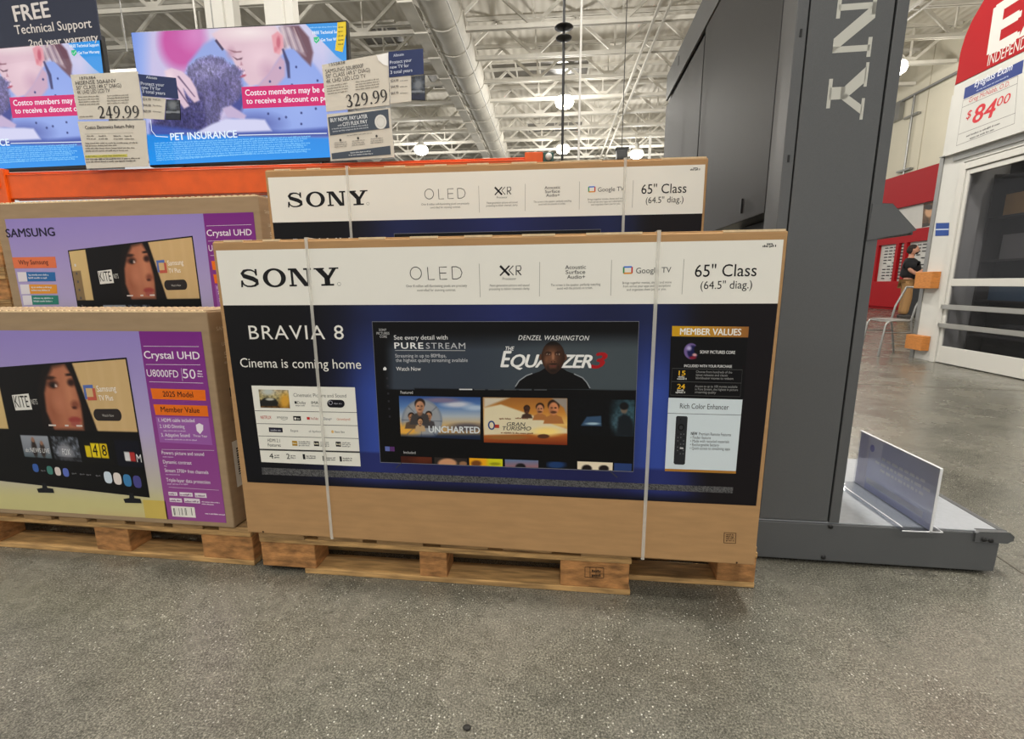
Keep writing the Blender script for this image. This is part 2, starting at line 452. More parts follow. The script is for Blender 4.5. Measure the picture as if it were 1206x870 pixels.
class Paint:
    def __init__(s, X, Y): s.X = X; s.Y = Y; s.C = np.zeros((len(X), 3))
    def mix(s, w, col):
        w = np.clip(w, 0, 1)[:, None]; col = np.asarray(col, float)
        if col.ndim == 1: col = col[None]
        s.C = s.C*(1-w)+col*w
    def fill(s, col): s.C[:] = col
    def grad(s, stops, axis='y', w=1.):
        t = s.Y if axis == 'y' else s.X; xs = [p for p, _ in stops]
        col = np.stack([np.interp(t, xs, [c[k] for _, c in stops]) for k in range(3)], 1)
        s.mix(np.full(len(t), 1.)*w, col)
    def blob(s, cx, cy, rx, ry, col, soft=.25, rot=0., al=1.):
        c, n = math.cos(rot), math.sin(rot); x = s.X-cx; y = s.Y-cy
        u = (x*c+y*n)/rx; v = (-x*n+y*c)/ry; r = np.sqrt(u*u+v*v)
        s.mix((1+soft/2-r)/soft*al, col)
    def poly(s, pts, col, soft=.8, al=1.):
        n = len(pts); d = np.full(len(s.X), 1e9); ins = np.zeros(len(s.X), bool)
        for i in range(n):
            x1, y1 = pts[i]; x2, y2 = pts[(i+1) % n]; ex, ey = x2-x1, y2-y1
            wx, wy = s.X-x1, s.Y-y1; t = np.clip((wx*ex+wy*ey)/(ex*ex+ey*ey+1e-9), 0, 1)
            d = np.minimum(d, np.hypot(wx-ex*t, wy-ey*t))
            cr = ((y1 <= s.Y) & (y2 > s.Y)) | ((y2 <= s.Y) & (y1 > s.Y))
            xi = x1+(s.Y-y1)/(ey if abs(ey) > 1e-9 else 1e-9)*ex
            ins ^= cr & (s.X < xi)
        sd = np.where(ins, d, -d); s.mix((sd+soft/2)/soft*al, col)
    def noise(s, sc, amt, mask=None, sx=1., sy=1.):
        n = vnoise(s.X*sc*sx, s.Y*sc*sy)*.6+vnoise(s.X*sc*2.1*sx, s.Y*sc*2.1*sy)*.4-.5
        f = 1+n*amt
        if mask is not None: f = 1+n*amt*mask
        s.C = np.clip(s.C*f[:, None], 0, 255)
    def mask(s, cx, cy, rx, ry):
        r = np.sqrt(((s.X-cx)/rx)**2+((s.Y-cy)/ry)**2); return np.clip((1.1-r)/.2, 0, 1)

def _sgl():
    G = {}
    t = np.linspace(0, 1, 22); P = []; W = []
    # S : upper bowl, spine, lower bowl
    key = [(.86, .70, .10), (.78, .86, .08), (.62, .945, .09), (.44, .955, .10), (.26, .90, .16), (.165, .76, .22), (.24, .625, .25),
           (.45, .545, .25), (.68, .46, .26), (.85, .34, .26), (.87, .20, .20), (.74, .085, .12), (.55, .045, .09), (.36, .05, .09), (.20, .14, .09), (.12, .31, .10)]
    G['S'] = [('s', ([(k[0], k[1]) for k in key], [k[2] for k in key])),
              ('p', [(.80, 1.), (.90, 1.), (.90, .64), (.82, .64)]), ('p', [(.04, 0), (.13, 0), (.17, .38), (.07, .38)])]
    n = 40; ang = np.linspace(0, 2*math.pi, n+1)
    O = []
    for i in range(n):
        a, b = ang[i], ang[i+1]
        o1 = (.5+.5*math.cos(a), .5+.53*math.sin(a)); o2 = (.5+.5*math.cos(b), .5+.53*math.sin(b))
        i1 = (.5+.29*math.cos(a), .5+.42*math.sin(a)); i2 = (.5+.29*math.cos(b), .5+.42*math.sin(b))
        O.append(('p', [o1, o2, i2, i1]))
    G['O'] = O
    G['N'] = [('p', [(0, 1), (.30, 1), (.30, .90), (0, .90)]), ('p', [(.10, .96), (.205, .96), (.205, .04), (.10, .04)]),
              ('p', [(0, .10), (.33, .10), (.33, 0), (0, 0)]), ('p', [(.10, 1), (.36, 1), (.90, .0), (.66, .0)]),
              ('p', [(.795, .96), (.90, .96), (.90, 0), (.795, .0)]), ('p', [(.67, 1), (1, 1), (1, .90), (.67, .90)])]
    G['Y'] = [('p', [(0, 1), (.42, 1), (.42, .92), (0, .92)]), ('p', [(.62, 1), (1, 1), (1, .92), (.62, .92)]),
              ('p', [(.06, .95), (.34, .95), (.62, .48), (.62, .34), (.40, .34), (.40, .42)]),
              ('p', [(.75, .95), (.91, .95), (.62, .38), (.52, .48)]),
              ('p', [(.40, .45), (.62, .45), (.62, .04), (.40, .04)]), ('p', [(.25, .10), (.77, .10), (.77, 0), (.25, 0)])]
    return G
SLAB = _sgl()

# ================================================================== SETTING
MB().box(-26, -14, -.1, 30, 46, 0).build('floor', M['floor'], kind='structure')
MB().box(-26, -14, 9.62, 30, 46, 9.8).build('ceiling', M['deck'], kind='structure')
MB().box(15.0, 5.0, 0, 15.25, 46, 9.62).build('wall_right', M['beige'], kind='structure')
wj = MB()
for y in np.arange(8.5, 44, 3.4): wj.box(14.985, y, 0, 15.0, y+.03, 9.62)
wj.build('trim_1', mat('wall_joint', (176, 168, 150), .8), kind='structure')
# saw-cut joints in the slab
def joint(a, b, w, name):
    A, B = pz(*a, 0), pz(*b, 0); d = (B-A)/np.linalg.norm(B-A); A = A-d*.0; n = np.array([-d[1], d[0], 0])*w/2
    z = np.array([0, 0, .0012]); z0 = np.array([0, 0, -.004])
    MB().add([A-n+z0, A+n+z0, B+n+z0, B-n+z0, A-n+z, A+n+z, B+n+z, B-n+z],
             [(4, 5, 6, 7), (0, 1, 5, 4), (1, 2, 6, 5), (2, 3, 7, 6), (3, 0, 4, 7)]).build(name, M['joint'], kind='structure')
M['joint'] = mat('slab_joint_filler', (84, 80, 72), .7)
joint((1170, 652), (1206, 676), .007, 'trim_2')
joint((1010, 452), (1206, 460), .012, 'trim_3')

# roof trusses running left to right
def truss_mesh():
    b = MB(); x0, x1 = -24.7, 14.9; zb, zt = 8.4, 9.5
    for dy in (-.05, .05):
        b.box(x0, dy-.025, zb-.05, x1, dy+.025, zb+.06); b.box(x0, dy-.02, zt+.02, x1, dy+.02, zt+.12)
    x = x0+.4
    while x < x1-2.5:
        b.bar((x, 0, zt), (x+1.3, 0, zb), .07, .09); b.bar((x+1.3, 0, zb), (x+2.6, 0, zt), .07, .09)
        b.bar((x+1.3, 0, zb), (x+1.3, 0, zt), .05); b.bar((x+2.6, 0, zt-.02), (x+2.6, 0, zt+.1), .1)
        b.box(x+1.3-.17, -.02, zb-.02, x+1.3+.17, .02, zb+.2)
        x += 2.6
    return b
tr0 = None
ORD = ['nearest', 'second nearest', 'third nearest', 'fourth nearest', 'fifth nearest', 'sixth nearest', 'seventh nearest', 'eighth nearest', 'ninth nearest', 'tenth nearest',
       'eleventh from the front', 'twelfth from the front', 'thirteenth from the front', 'fourteenth from the front', 'fifteenth from the front', 'farthest']
for i in range(16):
    y = 12.06+1.83*i
    if tr0 is None:
        tr0 = truss_mesh().build('roof_truss', M['truss'], loc=(0, y, 0))
        tag(tr0, 'white open-web roof truss under the ceiling, nearest', 'roof truss', 'roof trusses under the warehouse ceiling')
    else:
        o = tr0.copy(); COL.objects.link(o); o.location = (0, y, 0); o['label'] = 'white open-web roof truss under the ceiling, '+ORD[i]

# lengthwise girders
for X, lab in ((3.96, 'double-rail white girder running lengthwise under the trusses left of the dark tower'),
               (-8.2, 'double-rail white girder running lengthwise high above the left TV'),
               (10.9, 'double-rail white girder running lengthwise near the beige side wall')):
    b = MB()
    for dx in (-.14, .14): b.bar((X+dx, 6, 8.28), (X+dx, 40, 8.28), .06, .08)
    for y in np.arange(6.5, 39, 3.66): b.bar((X-.14, y, 8.28), (X+.14, y, 8.28), .04)
    tag(b.build('ceiling_girder', M['truss']), lab, 'girder')

# big round duct
du = MB(); ys = list(np.arange(8.6, 40, 1.5))
du.tube([(-2.15, y, 8.55) for y in ys], .56, 20)
for y in ys[1:-1]: du.tube([(-2.15, y-.04, 8.55), (-2.15, y+.04, 8.55)], .585, 20)
duct = du.build('air_duct', M['duct'])
tag(duct, 'large round white air duct running away along the ceiling', 'air duct')
lg = MB(); lg.box(-2.98, 8.6, 8.02, -2.62, 40, 8.06)
for y in ys: lg.box(-3.0, y, 7.98, -2.6, y+.05, 8.1)
lg.build('hanger_rail', M['truss'], duct)
cb = MB(); cb.tube([(-1.62, 8, 7.75), (-1.52, 39, 7.75)], .022, 6)
tag(cb.build('ceiling_cable', M['white2']), 'thin white cable stretched along the ceiling beside the round duct', 'cable')

# dark roof lights
def roof_light(n, x0, x1, y0, y1):
    fr = MB(); t = .08
    fr.box(x0-t, y0-t, 9.56, x1+t, y0, 9.62).box(x0-t, y1, 9.56, x1+t, y1+t, 9.62).box(x0-t, y0, 9.56, x0, y1, 9.62).box(x1, y0, 9.56, x1+t, y1, 9.62)
    for k in (1, 2, 3): x = x0+(x1-x0)*k/4; fr.box(x-.03, y0, 9.57, x+.03, y1, 9.62)
    f = fr.build('window_%d' % n, M['truss'], kind='structure')
    MB().box(x0, y0, 9.6, x1, y1, 9.618).build('pane', M['nightglass'], f)
M['nightglass'] = mat('dark_skylight_glass', (92, 88, 80), .3)
roof_light(1, -1.5, 2.4, 18.9, 20.2); roof_light(2, -.4, 2.6, 26.0, 27.6); roof_light(3, -5.8, -4.4, 15.6, 17.0); roof_light(4, -4.3, -2.7, 19.6, 20.9)

# building columns seen behind the TVs
for k, (xa, xb) in enumerate(((-4.20, -3.79), (-3.27, -2.86))):
    b = MB(); b.box(xa, 6.0, .02, xb-.13, 6.26, 9.55); b.box(xb-.13, 6.05, .02, xb, 6.22, 9.55)
    b.box(xa-.05, 5.95, 0, xb+.05, 6.31, .02)
    tag(b.build('steel_column', M['white2']), ('white steel column behind the TV, left of the pair', 'white steel column behind the TV, right of the pair')[k], 'column')
b = MB(); b.tube([(-9.5, 6.6, 4.33), (-4.25, 6.6, 4.33)], .17, 16); b.tube([(-5.0, 6.6, 4.33), (-4.9, 6.6, 4.33)], .19, 16)
for x in (-8.8, -4.8): b.tube([(x, 6.6, 4.33), (x, 6.6, 9.5)], .015, 6)
tag(b.build('hanging_pipe', M['white2']), 'thick white horizontal pipe between the two TVs, hung from the ceiling', 'pipe')

# conduits on the far wall
b = MB(); b.tube([(14.9, 6, 8.0), (14.9, 44, 8.0)], .05, 8)
A = pX(1078, 108, 14.9)
yy = A[1]
b.tube([(14.9, yy, 8.0), (14.9, yy, 3.0)], .04, 8)
for z in (7.2, 5.2, 3.8): b.box(14.84, yy-.35, z, 14.98, yy+.35, z+.07)
b.box(14.8, yy+.6, 7.3, 14.98, yy+1.1, 8.0)
tag(b.build('wall_conduit', M['grey']), 'dark conduit run along and down the beige side wall', 'conduit')

# high-bay lamps
def lamp_tree():
    root = empty('high_bay_lamp', (0, 0, 0))
    b = MB(); b.lathe((0, 0, 0), [(.001, .42), (.1, .42), (.12, .2), (.30, .05), (.31, .0), (.28, 0)], 24)
    hs = b.build('housing', M['white2'], root)
    g = MB(); g.lathe((0, 0, 0), [(.27, .02), (.34, -.06), (.36, -.16), (.32, -.27), (.22, -.34), (.001, -.36)], 24)
    g.build('lens', M['bulb'], hs)
    c = MB(); c.tube([(0, 0, .42), (0, 0, 1.725)], .012, 6); c.build('hanger', M['grey'], root)
    return root
lamp_labels = {0: 'glowing round ceiling lamp behind the black pole, higher of the two there',
               1: 'glowing round ceiling lamp behind the black pole, lower of the two there',
               2: 'glowing round ceiling lamp just left of the dark tower side',
               3: 'glowing round ceiling lamp right of the 329.99 price sign',
               4: 'glowing ceiling lamp by the beige wall, half hidden by the tower edge'}
lp = lamp_tree()
for i, (x, y) in enumerate(LAMP_SPOTS[:5]):
    o = lp if i == 0 else copy_tree(lp)
    o.location = (x, y, LAMP_Z); tag(o, lamp_labels[i], 'ceiling lamp', 'high-bay lamps under the ceiling')

# poles behind the boxes
b = MB(); b.tube([(1.075, 3.0, 0.0), (1.075, 3.0, 8.4)], .0115, 10)
pole = b.build('black_pole', M['black']); tag(pole, 'thin black pole with two dark discs, standing behind the rear box', 'pole')
d = MB(); d.lathe((1.075, 3.0, 3.04), [(.012, .022), (.03, .016), (.075, .0), (.078, -.004), (.04, -.012), (.012, -.014)], 20)
d.build('disc', M['black'], pole)
d = MB(); d.lathe((1.075, 3.0, 2.955), [(.012, .004), (.068, .004), (.062, -.004), (.03, -.014), (.012, -.016)], 20)
d.build('disc', M['black'], pole)
b = MB(); b.tube([(1.215, 3.0, 0), (1.222, 3.0, 8.4)], .010, 10)
tag(b.build('white_pole', M['white2']), 'thin white pole standing right of the black pole', 'pole')
A = pY(766, 160, 12); Bz = pY(766, 190, 12)
b = MB(); b.box(A[0]-.03, 11.97, 0, A[0]+.03, 12.03, A[2])
tag(b.build('far_post', M['white2']), 'short white post far off, beside the dark tower panel edge', 'post')
b = MB(); b.box(2.69, 11.9, 4.18, 2.97, 12.12, 4.44); b.tube([(2.83, 12.0, 4.44), (2.83, 12.0, 8.4)], .012, 6); b.box(2.66, 11.88, 4.42, 3.0, 12.14, 4.46)
b.box(2.72, 11.885, 4.21, 2.94, 11.9, 4.41)
tag(b.build('hanging_speaker', M['darkside'], bevel=.01), 'small dark square speaker hanging left of the lamp by the tower', 'speaker')

# ================================================================== PALLETS
def pallet(W, D, H, skip=(), ys=3, nboards=7, bx=None, name='wooden_pallet', bottom_from=0.):
    k = H/.145; root = empty(name, (0, 0, 0)); rn = random.Random(int(W*1000)+nboards)
    bd = .018*k; blk = .091*k
    bx = bx or [(0, .145), (W/2-.07, W/2+.07), (W-.2, W)]
    yb = [(0, .09), (D/2-.045, D/2+.045), (D-.09, D)]
    for j, (y0, y1) in enumerate(yb):
        a = bottom_from if j == 0 else 0
        MB().box(a, y0, 0, W-.0, y1, bd).build('bottom_board', M['wood'], root, bevel=.002)
        for (x0, x1) in bx:
            MB().box(x0, y0+.002, bd, x1, y1-.002, bd+blk).build('block', M['woodend'], root, bevel=.003)
        MB().box(0, y0-.002, bd+blk, W, y1, bd*2+blk).build('stringer_board', M['wood'], root, bevel=.002)
    bw = W/nboards
    for i in range(nboards):
        x0 = i*bw+rn.uniform(.004, .012); x1 = x0+bw*.76
        if i == nboards-1: x1 = W-.002; x0 = W-bw*.76
        if i == 0: x0 = .002
        MB().box(x0, rn.uniform(-.006, .004), bd*2+blk, x1, D, bd*3+blk).build('deck_board', M['wood2'], root, bevel=.002)
    return root
YAWB = -.0407
def place(root, x, y, z, rz, lab, cat, group=None):
    root.location = (x, y, z); root.rotation_euler = (0, 0, rz); tag(root, lab, cat, group); return root
p_left = place(pallet(1.19, .40, .142, nboards=8, bx=[(.0, .17), (.58, .715), (1.0, 1.19)]), -1.205, .082, 0, -.04,
               'wooden pallet under the purple TV carton at the left', 'pallet')
p_mid = place(pallet(1.21, .37, .142, nboards=6, bx=[(.0, .19), (.545, .635), (.995, 1.205)], bottom_from=.15), .03, .012, 0, -.03,
              'wooden pallet with a stamped end block under the front white-banded carton', 'pallet')
# stamp on the end block
A = Art((.03, .010, 0), -.03)
MARK = (52, 36, 22)
A.frame((.03, .0135, 0)) if False else None
for a, b_ in (((689, 668), (711, 669)), ((711, 669), (711, 681)), ((711, 681), (689, 680)), ((689, 680), (689, 668)), ((695, 668), (695, 680)), ((702, 669), (702, 680))):
    A.line([a, b_], .0016, MARK, 1)
A.greek((697, 674), (709, 674.6), MARK, 1, h=3); A.greek((697, 679), (709, 679.6), MARK, 1, h=3)
st = A.build('stamp', M['card_print'], None)
st.parent = p_mid; st.matrix_parent_inverse = Matrix.Identity(4); st.location = (0, .0005, 0)

p_right = place(pallet(.385, .33, .140, nboards=2, bx=[(.27, .385)]), 1.248, .052, 0, -.03,
                'short wooden pallet end standing right of the stamped pallet', 'pallet')
# ================================================================== CARTONS
def carton(W, D, H, m, flaps=(), scallop=False, name='tv_carton'):
    root = empty(name, (0, 0, 0))
    b = MB(); b.box(0, 0, 0, W, D, H)
    b.build('carton_body', m, root, bevel=.004)
    t = MB(); t.box(.004, .004, H, W-.004, D*.48, H+.0035); t.box(.004, D*.52, H, W-.004, D-.004, H+.0035)
    tf = t.build('top_flaps', m, root, bevel=.001)
    e = MB()
    if scallop:
        x = .01
        while x < W-.02:
            for y in (.001, D-.006): e.prism([(x, H), (x+.004, H+.0045), (x+.014, H+.0045), (x+.018, H)], y, y+.005, 'y')
            x += .026
        e.box(.004, .0, H-.003, W-.004, .004, H+.001)
    else:
        for x0, x1 in flaps: MB().box(x0, .0005, H-.001, x1, .012, H+.0045).build('flap_edge', M['box_edge'], tf)
    if scallop: e.build('ridged_edge', M['box_edge'], tf)
    return root

def strap(W, D, H, u, parent, w=.0125, m=None):
    t = .0012; b = MB()
    b.box(u-w/2, -t-.0032, -.001, u+w/2, -.0032, H+.006).box(u-w/2, D, -.001, u+w/2, D+t, H+.006)
    b.box(u-w/2, -t-.0032, H+.005, u+w/2, D+t, H+.006+t).box(u-w/2, -t-.0032, -t-.0005, u+w/2, D+t, -.0005)
    return b.build('strap', M['strap'], parent)

WHITE = (236, 234, 226); INK = (26, 26, 28); BLK = (14, 14, 18)
SO = (0, 0, .145)
def sony_print(parent):
    A = Art(SO, YAWB-.0001)
    # white band and black field
    A.poly([(254.3, 295), (923, 282), (916, 357.3), (263, 359.5)], WHITE, 0)
    def field(p):
        p.fill((16, 15, 20))
        g = np.clip(1-np.abs(p.X-600)/260, 0, 1)
        p.mix(g**.9*np.clip(1-(p.Y-357)/190*.15, 0, 1)*.85, (40, 49, 112))
        for cx, r in ((446, 42), (772, 40)):
            w = np.exp(-((p.X-cx)/r)**2)*np.clip((p.Y-350)/110, .25, 1)
            p.mix(w*.95, (54, 78, 166))
        fl = ((p.Y-.06*(p.X-440)) > 533).astype(float)*np.exp(-((p.X-600)/330)**4)
        p.mix(fl*.72, (34, 36, 86))
        p.mix(np.clip((p.Y-.045*(p.X-290)-557)/12, 0, 1), (13, 13, 17))
        p.mix(np.clip((330-p.X)/90+1, 0, 1)*(p.X < 420)*.9, (14, 14, 18))
        p.mix(np.clip((p.X-806)/30, 0, 1), (20, 16, 20))
    A.raster((263, 359.5), (916, 357.3), (890.5, 595.5), (291.5, 567.5), 150, 60, field, 0)
    # brand row
    for g, a, b_ in (('S', (283.4, 338.2), (306.8, 338)), ('O', (311, 338), (338, 337.4)), ('N', (341.2, 337.3), (368, 336.8)), ('Y', (371.4, 336.8), (400.5, 336))):
        A.glyph(g, a, b_, 21.2, INK, 1)
    A.ell(399.5, 334.4, 2, 2, INK, 1, 14, .0008)
    K = (44, 44, 44); G1 = (92, 90, 86)
    # OLED drawn as thin strokes
    A.ell(489.8, 321.7, 6.6, 7.3, K, 1, 30, .0022)
    A.line([(503.5, 314.5), (504.6, 329.2), (512, 329)], .0022, K, 1)
    A.line([(526.2, 314.3), (517.4, 314.5), (518.3, 328.9), (526.6, 328.7)], .0022, K, 1); A.line([(517.9, 321.6), (525.6, 321.4)], .0022, K, 1)
    A.line([(532.2, 314), (533, 328.5)], .0022, K, 1)
    A.line([(532.2, 314.1), (537.5, 314), (542, 316), (544.2, 321), (542.5, 326.2), (538.4, 328.4), (533, 328.5)], .0022, K, 1)
    A.text('Over 8 million self-illuminating pixels are precisely', (478.6, 338.2), (550, 337.6), 2.9, G1, 1)
    A.text('controlled for stunning contrast.', (491.5, 343), (537, 342.6), 2.9, G1, 1)
    for x, y0, y1, x2 in ((564.3, 310.5, 350, 565.6), (635.7, 308.5, 349, 635.3), (720.3, 306, 348, 719.2), (805.6, 305, 346.6, 803)):
        A.line([(x, y0), (x2, y1)], .0012, (150, 148, 142), 1)
    # XR mark
    A.line([(589, 313), (600, 324.2)], .0062, INK, 1); A.line([(600, 312.8), (589, 324.5)], .004, INK, 1)
    A.line([(604.5, 312.8), (599.4, 318.4), (604.8, 324)], .0026, INK, 1)
    A.line([(608, 324), (608, 313), (613, 313), (613.6, 316), (612.6, 318.6), (608.6, 318.8)], .0026, INK, 1); A.line([(609.5, 318.8), (613.8, 323.9)], .003, INK, 1)
    A.text('Processor', (592, 329.6), (608, 329.4), 2.9, G1, 1)
    A.text('Next-generation picture and sound', (577, 337.4), (623.4, 337), 2.8, G1, 1)
    A.text('processing to deliver cinematic clarity.', (576, 341.6), (624, 341), 2.8, G1, 1)
    for st, a, b_ in (('Acoustic', (665.6, 316.8), (690, 316.4)), ('Surface', (666.2, 322.6), (689.2, 322.2)), ('Audio+', (667.8, 328.2), (689, 328))):
        A.text(st, a, b_, 4.4, K, 1, .008)
    A.text('The screen is the speaker, perfectly matching', (648.6, 337), (707, 336), 2.8, G1, 1)
    A.text('sound with the pictures on screen.', (656, 340.8), (698, 340), 2.8, G1, 1)
    # google tv
    for a, b_, c in (((734.5, 314.4), (744.2, 314.2), (66, 120, 220)), ((744.4, 314.2), (744.2, 321.6), (200, 60, 50)), ((744.2, 321.6), (734.5, 321.8), (224, 150, 50)), ((734.5, 321.8), (734.6, 314.4), (60, 150, 90))):
        A.line([a, b_], .0040, c, 1)
    A.text('Google TV', (749, 321.8), (790.3, 320.8), 6.4, (80, 80, 80), 1, .004)
    A.text('Brings together movies, shows and more', (733, 334.4), (790.6, 333.4), 2.7, G1, 1)
    A.text('from across your apps and subscriptions', (733.7, 338.4), (789.6, 337.4), 2.7, G1, 1)
    A.text('and organizes them just for you.', (738, 342.4), (784.5, 341.4), 2.7, G1, 1)
    A.text('65" Class', (818, 326), (890.6, 325), 14.2, INK, 1, .004)
    A.text('(64.5" diag.)', (824.8, 340.4), (885.5, 339.4), 9.2, INK, 1)
    A.text('QLED', (903, 288), (909, 287.9), 2, K, 1) if False else A.greek((903, 288), (910, 287.9), K, 1, h=2.2)
    A.greek((898, 291), (915, 290.7), K, 1, h=2.6)
    # black field lettering
    LW = (232, 230, 224)
    A.text('BRAVIA 8', (294.2, 399.2), (405.3, 399.4), 15.9, LW, 1, 0., 0, 1.12)
    A.text('Cinema is coming home', (283.6, 432.2), (425.6, 434.2), 10.6, LW, 1)
    # white information card
    wc = (232, 231, 222)
    A.poly([(296.2, 453.8), (418, 456), (424.9, 549), (308, 543.8)], wc, 1)
    def lcol(a, b_, w): A.line([a, b_], w, (60, 60, 60), 2)
    lcol((300.3, 483.4), (420.3, 485.5), .0016); lcol((302.5, 498.5), (421.7, 501.1), .0016); lcol((304.5, 513), (422.4, 516.2), .0016); lcol((305.9, 529), (423.7, 532.2), .0052)
    def car(p):
        p.grad([(458, (176, 160, 130)), (468, (150, 140, 100)), (480, (90, 60, 26))]); p.noise(.45, 1.1)
        p.blob(336, 472, 6, 9, (214, 160, 60), .9); p.blob(316, 461, 7, 4, (190, 196, 190), .9)
        p.poly([(305, 473), (312, 468), (324, 469), (328, 474), (327, 478), (305, 478)], (34, 34, 32), 1.2); p.blob(318, 470, 5, 1.4, (190, 190, 180), .6)
    A.raster((304.5, 458.4), (339.8, 459), (341.8, 480.6), (307, 479.8), 50, 32, car, 2)
    A.text('Cinematic Picture and Sound', (346, 467), (408, 468), 4.2, (110, 110, 108), 2)
    A.text('Dolby', (350.5, 475.4), (360.4, 475.6), 3.2, (70, 70, 70), 2); A.rect((347, 472.2), (349.8, 475.3), (50, 50, 50), 2)
    A.greek((348.5, 478), (360, 478.2), (130, 130, 130), 2, h=1.5)
    A.text('IMAX', (367, 475.6), (379, 475.9), 3.4, (60, 60, 60), 2, .01); A.greek((367, 478.2), (379, 478.5), (130, 130, 130), 2, h=1.3)
    P = [A.uv(x, y) for x, y in ((390, 475),)][0]
    pill = [A.uv(390+4.6*math.cos(t)-0, 475-4.6*math.sin(t)) for t in np.linspace(math.pi/2, 3*math.pi/2, 10)]+[A.uv(401.5+4.6*math.cos(t), 475.3-4.6*math.sin(t)) for t in np.linspace(-math.pi/2, math.pi/2, 10)]
    A.polyuv(pill, (16, 16, 24), 2)
    A.ell(389.5, 474, 2.2, 2.2, (190, 190, 205), 3, 14, .0012); A.greek((393.5, 475.6), (403.5, 475.9), (150, 150, 160), 3, h=1.6)
    A.text('NETFLIX', (307.4, 493), (320, 493.2), 3.6, (196, 60, 50), 2, .006)
    A.text('amazon', (326.3, 492.3), (339, 492.6), 3., (110, 110, 110), 2); A.line([(331, 493.4), (335, 494.4), (339, 493)], .0012, (120, 120, 120), 2)
    A.rect((345.3, 489.6), (354.9, 495.2), (26, 26, 30), 2); A.text('tv', (350, 493.9), (353.5, 494), 2.6, wc, 3, .01); A.ell(348, 492.6, 1.2, 1.4, wc, 3, 12)
    A.rect((361.4, 490.8), (365.2, 494), (196, 40, 40), 2); A.text('YouTube', (366, 494), (375, 494.2), 2.9, (170, 60, 54), 2)
    A.text('Disney+', (381.4, 494.4), (391, 494.7), 3.2, (110, 114, 130), 2); A.text('crunchyroll', (399, 494.6), (412.6, 494.9), 2.8, (206, 120, 90), 2); A.ell(397.9, 493.4, 1, 1.2, (206, 110, 70), 2, 12, .0008)
    A.rect((316.6, 503), (333.4, 509), (34, 34, 50), 2); A.greek((319, 507), (331.5, 507.3), (180, 180, 190), 3, h=1.8)
    A.greek((342.5, 508.2), (354, 508.5), (176, 176, 172), 2, h=3); A.greek((364, 508.8), (380, 509.2), (176, 176, 172), 2, h=2.4)
    A.ell(391.8, 508.1, 1.5, 1.8, (220, 180, 110), 2, 14); A.greek((394.5, 509.4), (408, 509.8), (160, 160, 156), 2, h=2.4)
    A.text('HDMI 2.1', (315.6, 520), (330, 520.4), 3.7, (50, 50, 50), 2); A.text('Features', (315.9, 525.4), (331, 525.8), 3.7, (50, 50, 50), 2)
    for x, c in ((344, (170, 130, 30)), (369.6, (30, 30, 34)), (395.4, (30, 30, 34))):
        A.rect((x, 518.8+(x-344)*.02), (x+6.6, 524.8+(x-344)*.02), c, 2)
        A.greek((x+1, 522.6+(x-344)*.02), (x+6, 522.7+(x-344)*.02), (220, 214, 190), 3, h=2)
        for k in range(3): A.greek((x+8, 520.6+k*2.2+(x-344)*.02), (x+(22 if x < 350 else 18), 520.8+k*2.2+(x-344)*.02), (130, 130, 128), 2, h=1.5)
    for n_, x, y, x2 in (('4', 318, 539.7, 322.4), ('2', 338, 540.1, 341.8), ('1', 357.3, 540.5, 360), ('1', 380.6, 542.6, 383.2), ('1', 400.6, 543.2, 403)):
        A.text(n_, (x, y), (x2, y), 6, INK, 2, .01)
        for k in (0, 1): A.greek((x2+1, y-3+k*2.4), (x2+(7 if n_ in '42' else 12), y-2.9+k*2.4), (90, 90, 90), 2, h=1.6)
    # TV picture on the carton
    TL, TR, BR, BL = (438.6, 379), (752.3, 378.7), (745.6, 554.8), (448.4, 543.8)
    A.poly([(438.1, 378.4), (752.8, 378.1), (746, 555.6), (448, 544.5)], (122, 124, 134), 1)
    def tv(p):
        p.fill((9, 9, 11))
        w = np.clip((p.Y-390)/22, 0, 1)*np.clip((p.X-452)/12, 0, 1)*(p.Y < 457.6+.004*(p.X-470))
        p.mix(w, (56, 64, 76)); p.mix(w*np.clip((p.X-560)/140, 0, .75), (74, 84, 88))
    A.raster(TL, TR, BR, BL, 170, 96, tv, 2)
    for st, a, b_ in (('SONY', (446.5, 389.8), (455.4, 389.8)), ('PICTURES', (443.8, 393.8), (458.8, 393.8)), ('CORE', (447.6, 397.6), (456, 397.6))):
        A.text(st, a, b_, 2.9, (190, 190, 190), 3, .01)
    A.text('See every detail with', (464.3, 399.9), (527.3, 399.7), 5.2, (228, 228, 228), 3, .004)
    A.text('PURE', (465, 410.3), (498.6, 410.4), 7., (240, 240, 240), 3, .028, 0, 1.15); A.text('STREAM', (502, 410.4), (548.2, 410.6), 6.8, (190, 192, 196), 3, -.008, 0, 1.15)
    A.line([(465.5, 412.5), (548, 412.7)], .0012, (210, 210, 210), 3)
    A.text('Streaming in up to 80Mbps,', (465.8, 420.8), (525.8, 420.6), 4.1, (196, 198, 202), 3)
    A.text('the highest quality streaming available', (466.4, 426), (551, 426), 4.1, (196, 198, 202), 3)
    A.text('Watch Now', (467, 436.3), (495.8, 436.3), 4.5, (230, 230, 230), 3, .006)
    A.poly([(451.3, 433.6), (453.4, 431.6), (455.5, 433.6), (455, 435.8), (451.8, 435.8)], (225, 225, 225), 3)
    for k in range(6): A.rect((455+k*.6, 444+k*9), (457.4+k*.6, 446.4+k*9), (44, 44, 50), 3)
    A.rect((453.6, 525.4), (459.4, 531), (96, 110, 176), 3); A.rect((459.4, 525.6), (465, 531.2), (90, 50, 110), 3)
    A.text('DENZEL WASHINGTON', (610.4, 400.2), (694, 400.7), 5.4, (222, 222, 222), 3, .01, .25, 1.1)
    A.text('THE', (595.4, 412.5), (605.8, 412.5), 4.6, (232, 232, 232), 3, .02, .3)
    A.text('E', (590, 431.8), (602.5, 431.8), 18.4, (236, 236, 234), 3, .03, .3)
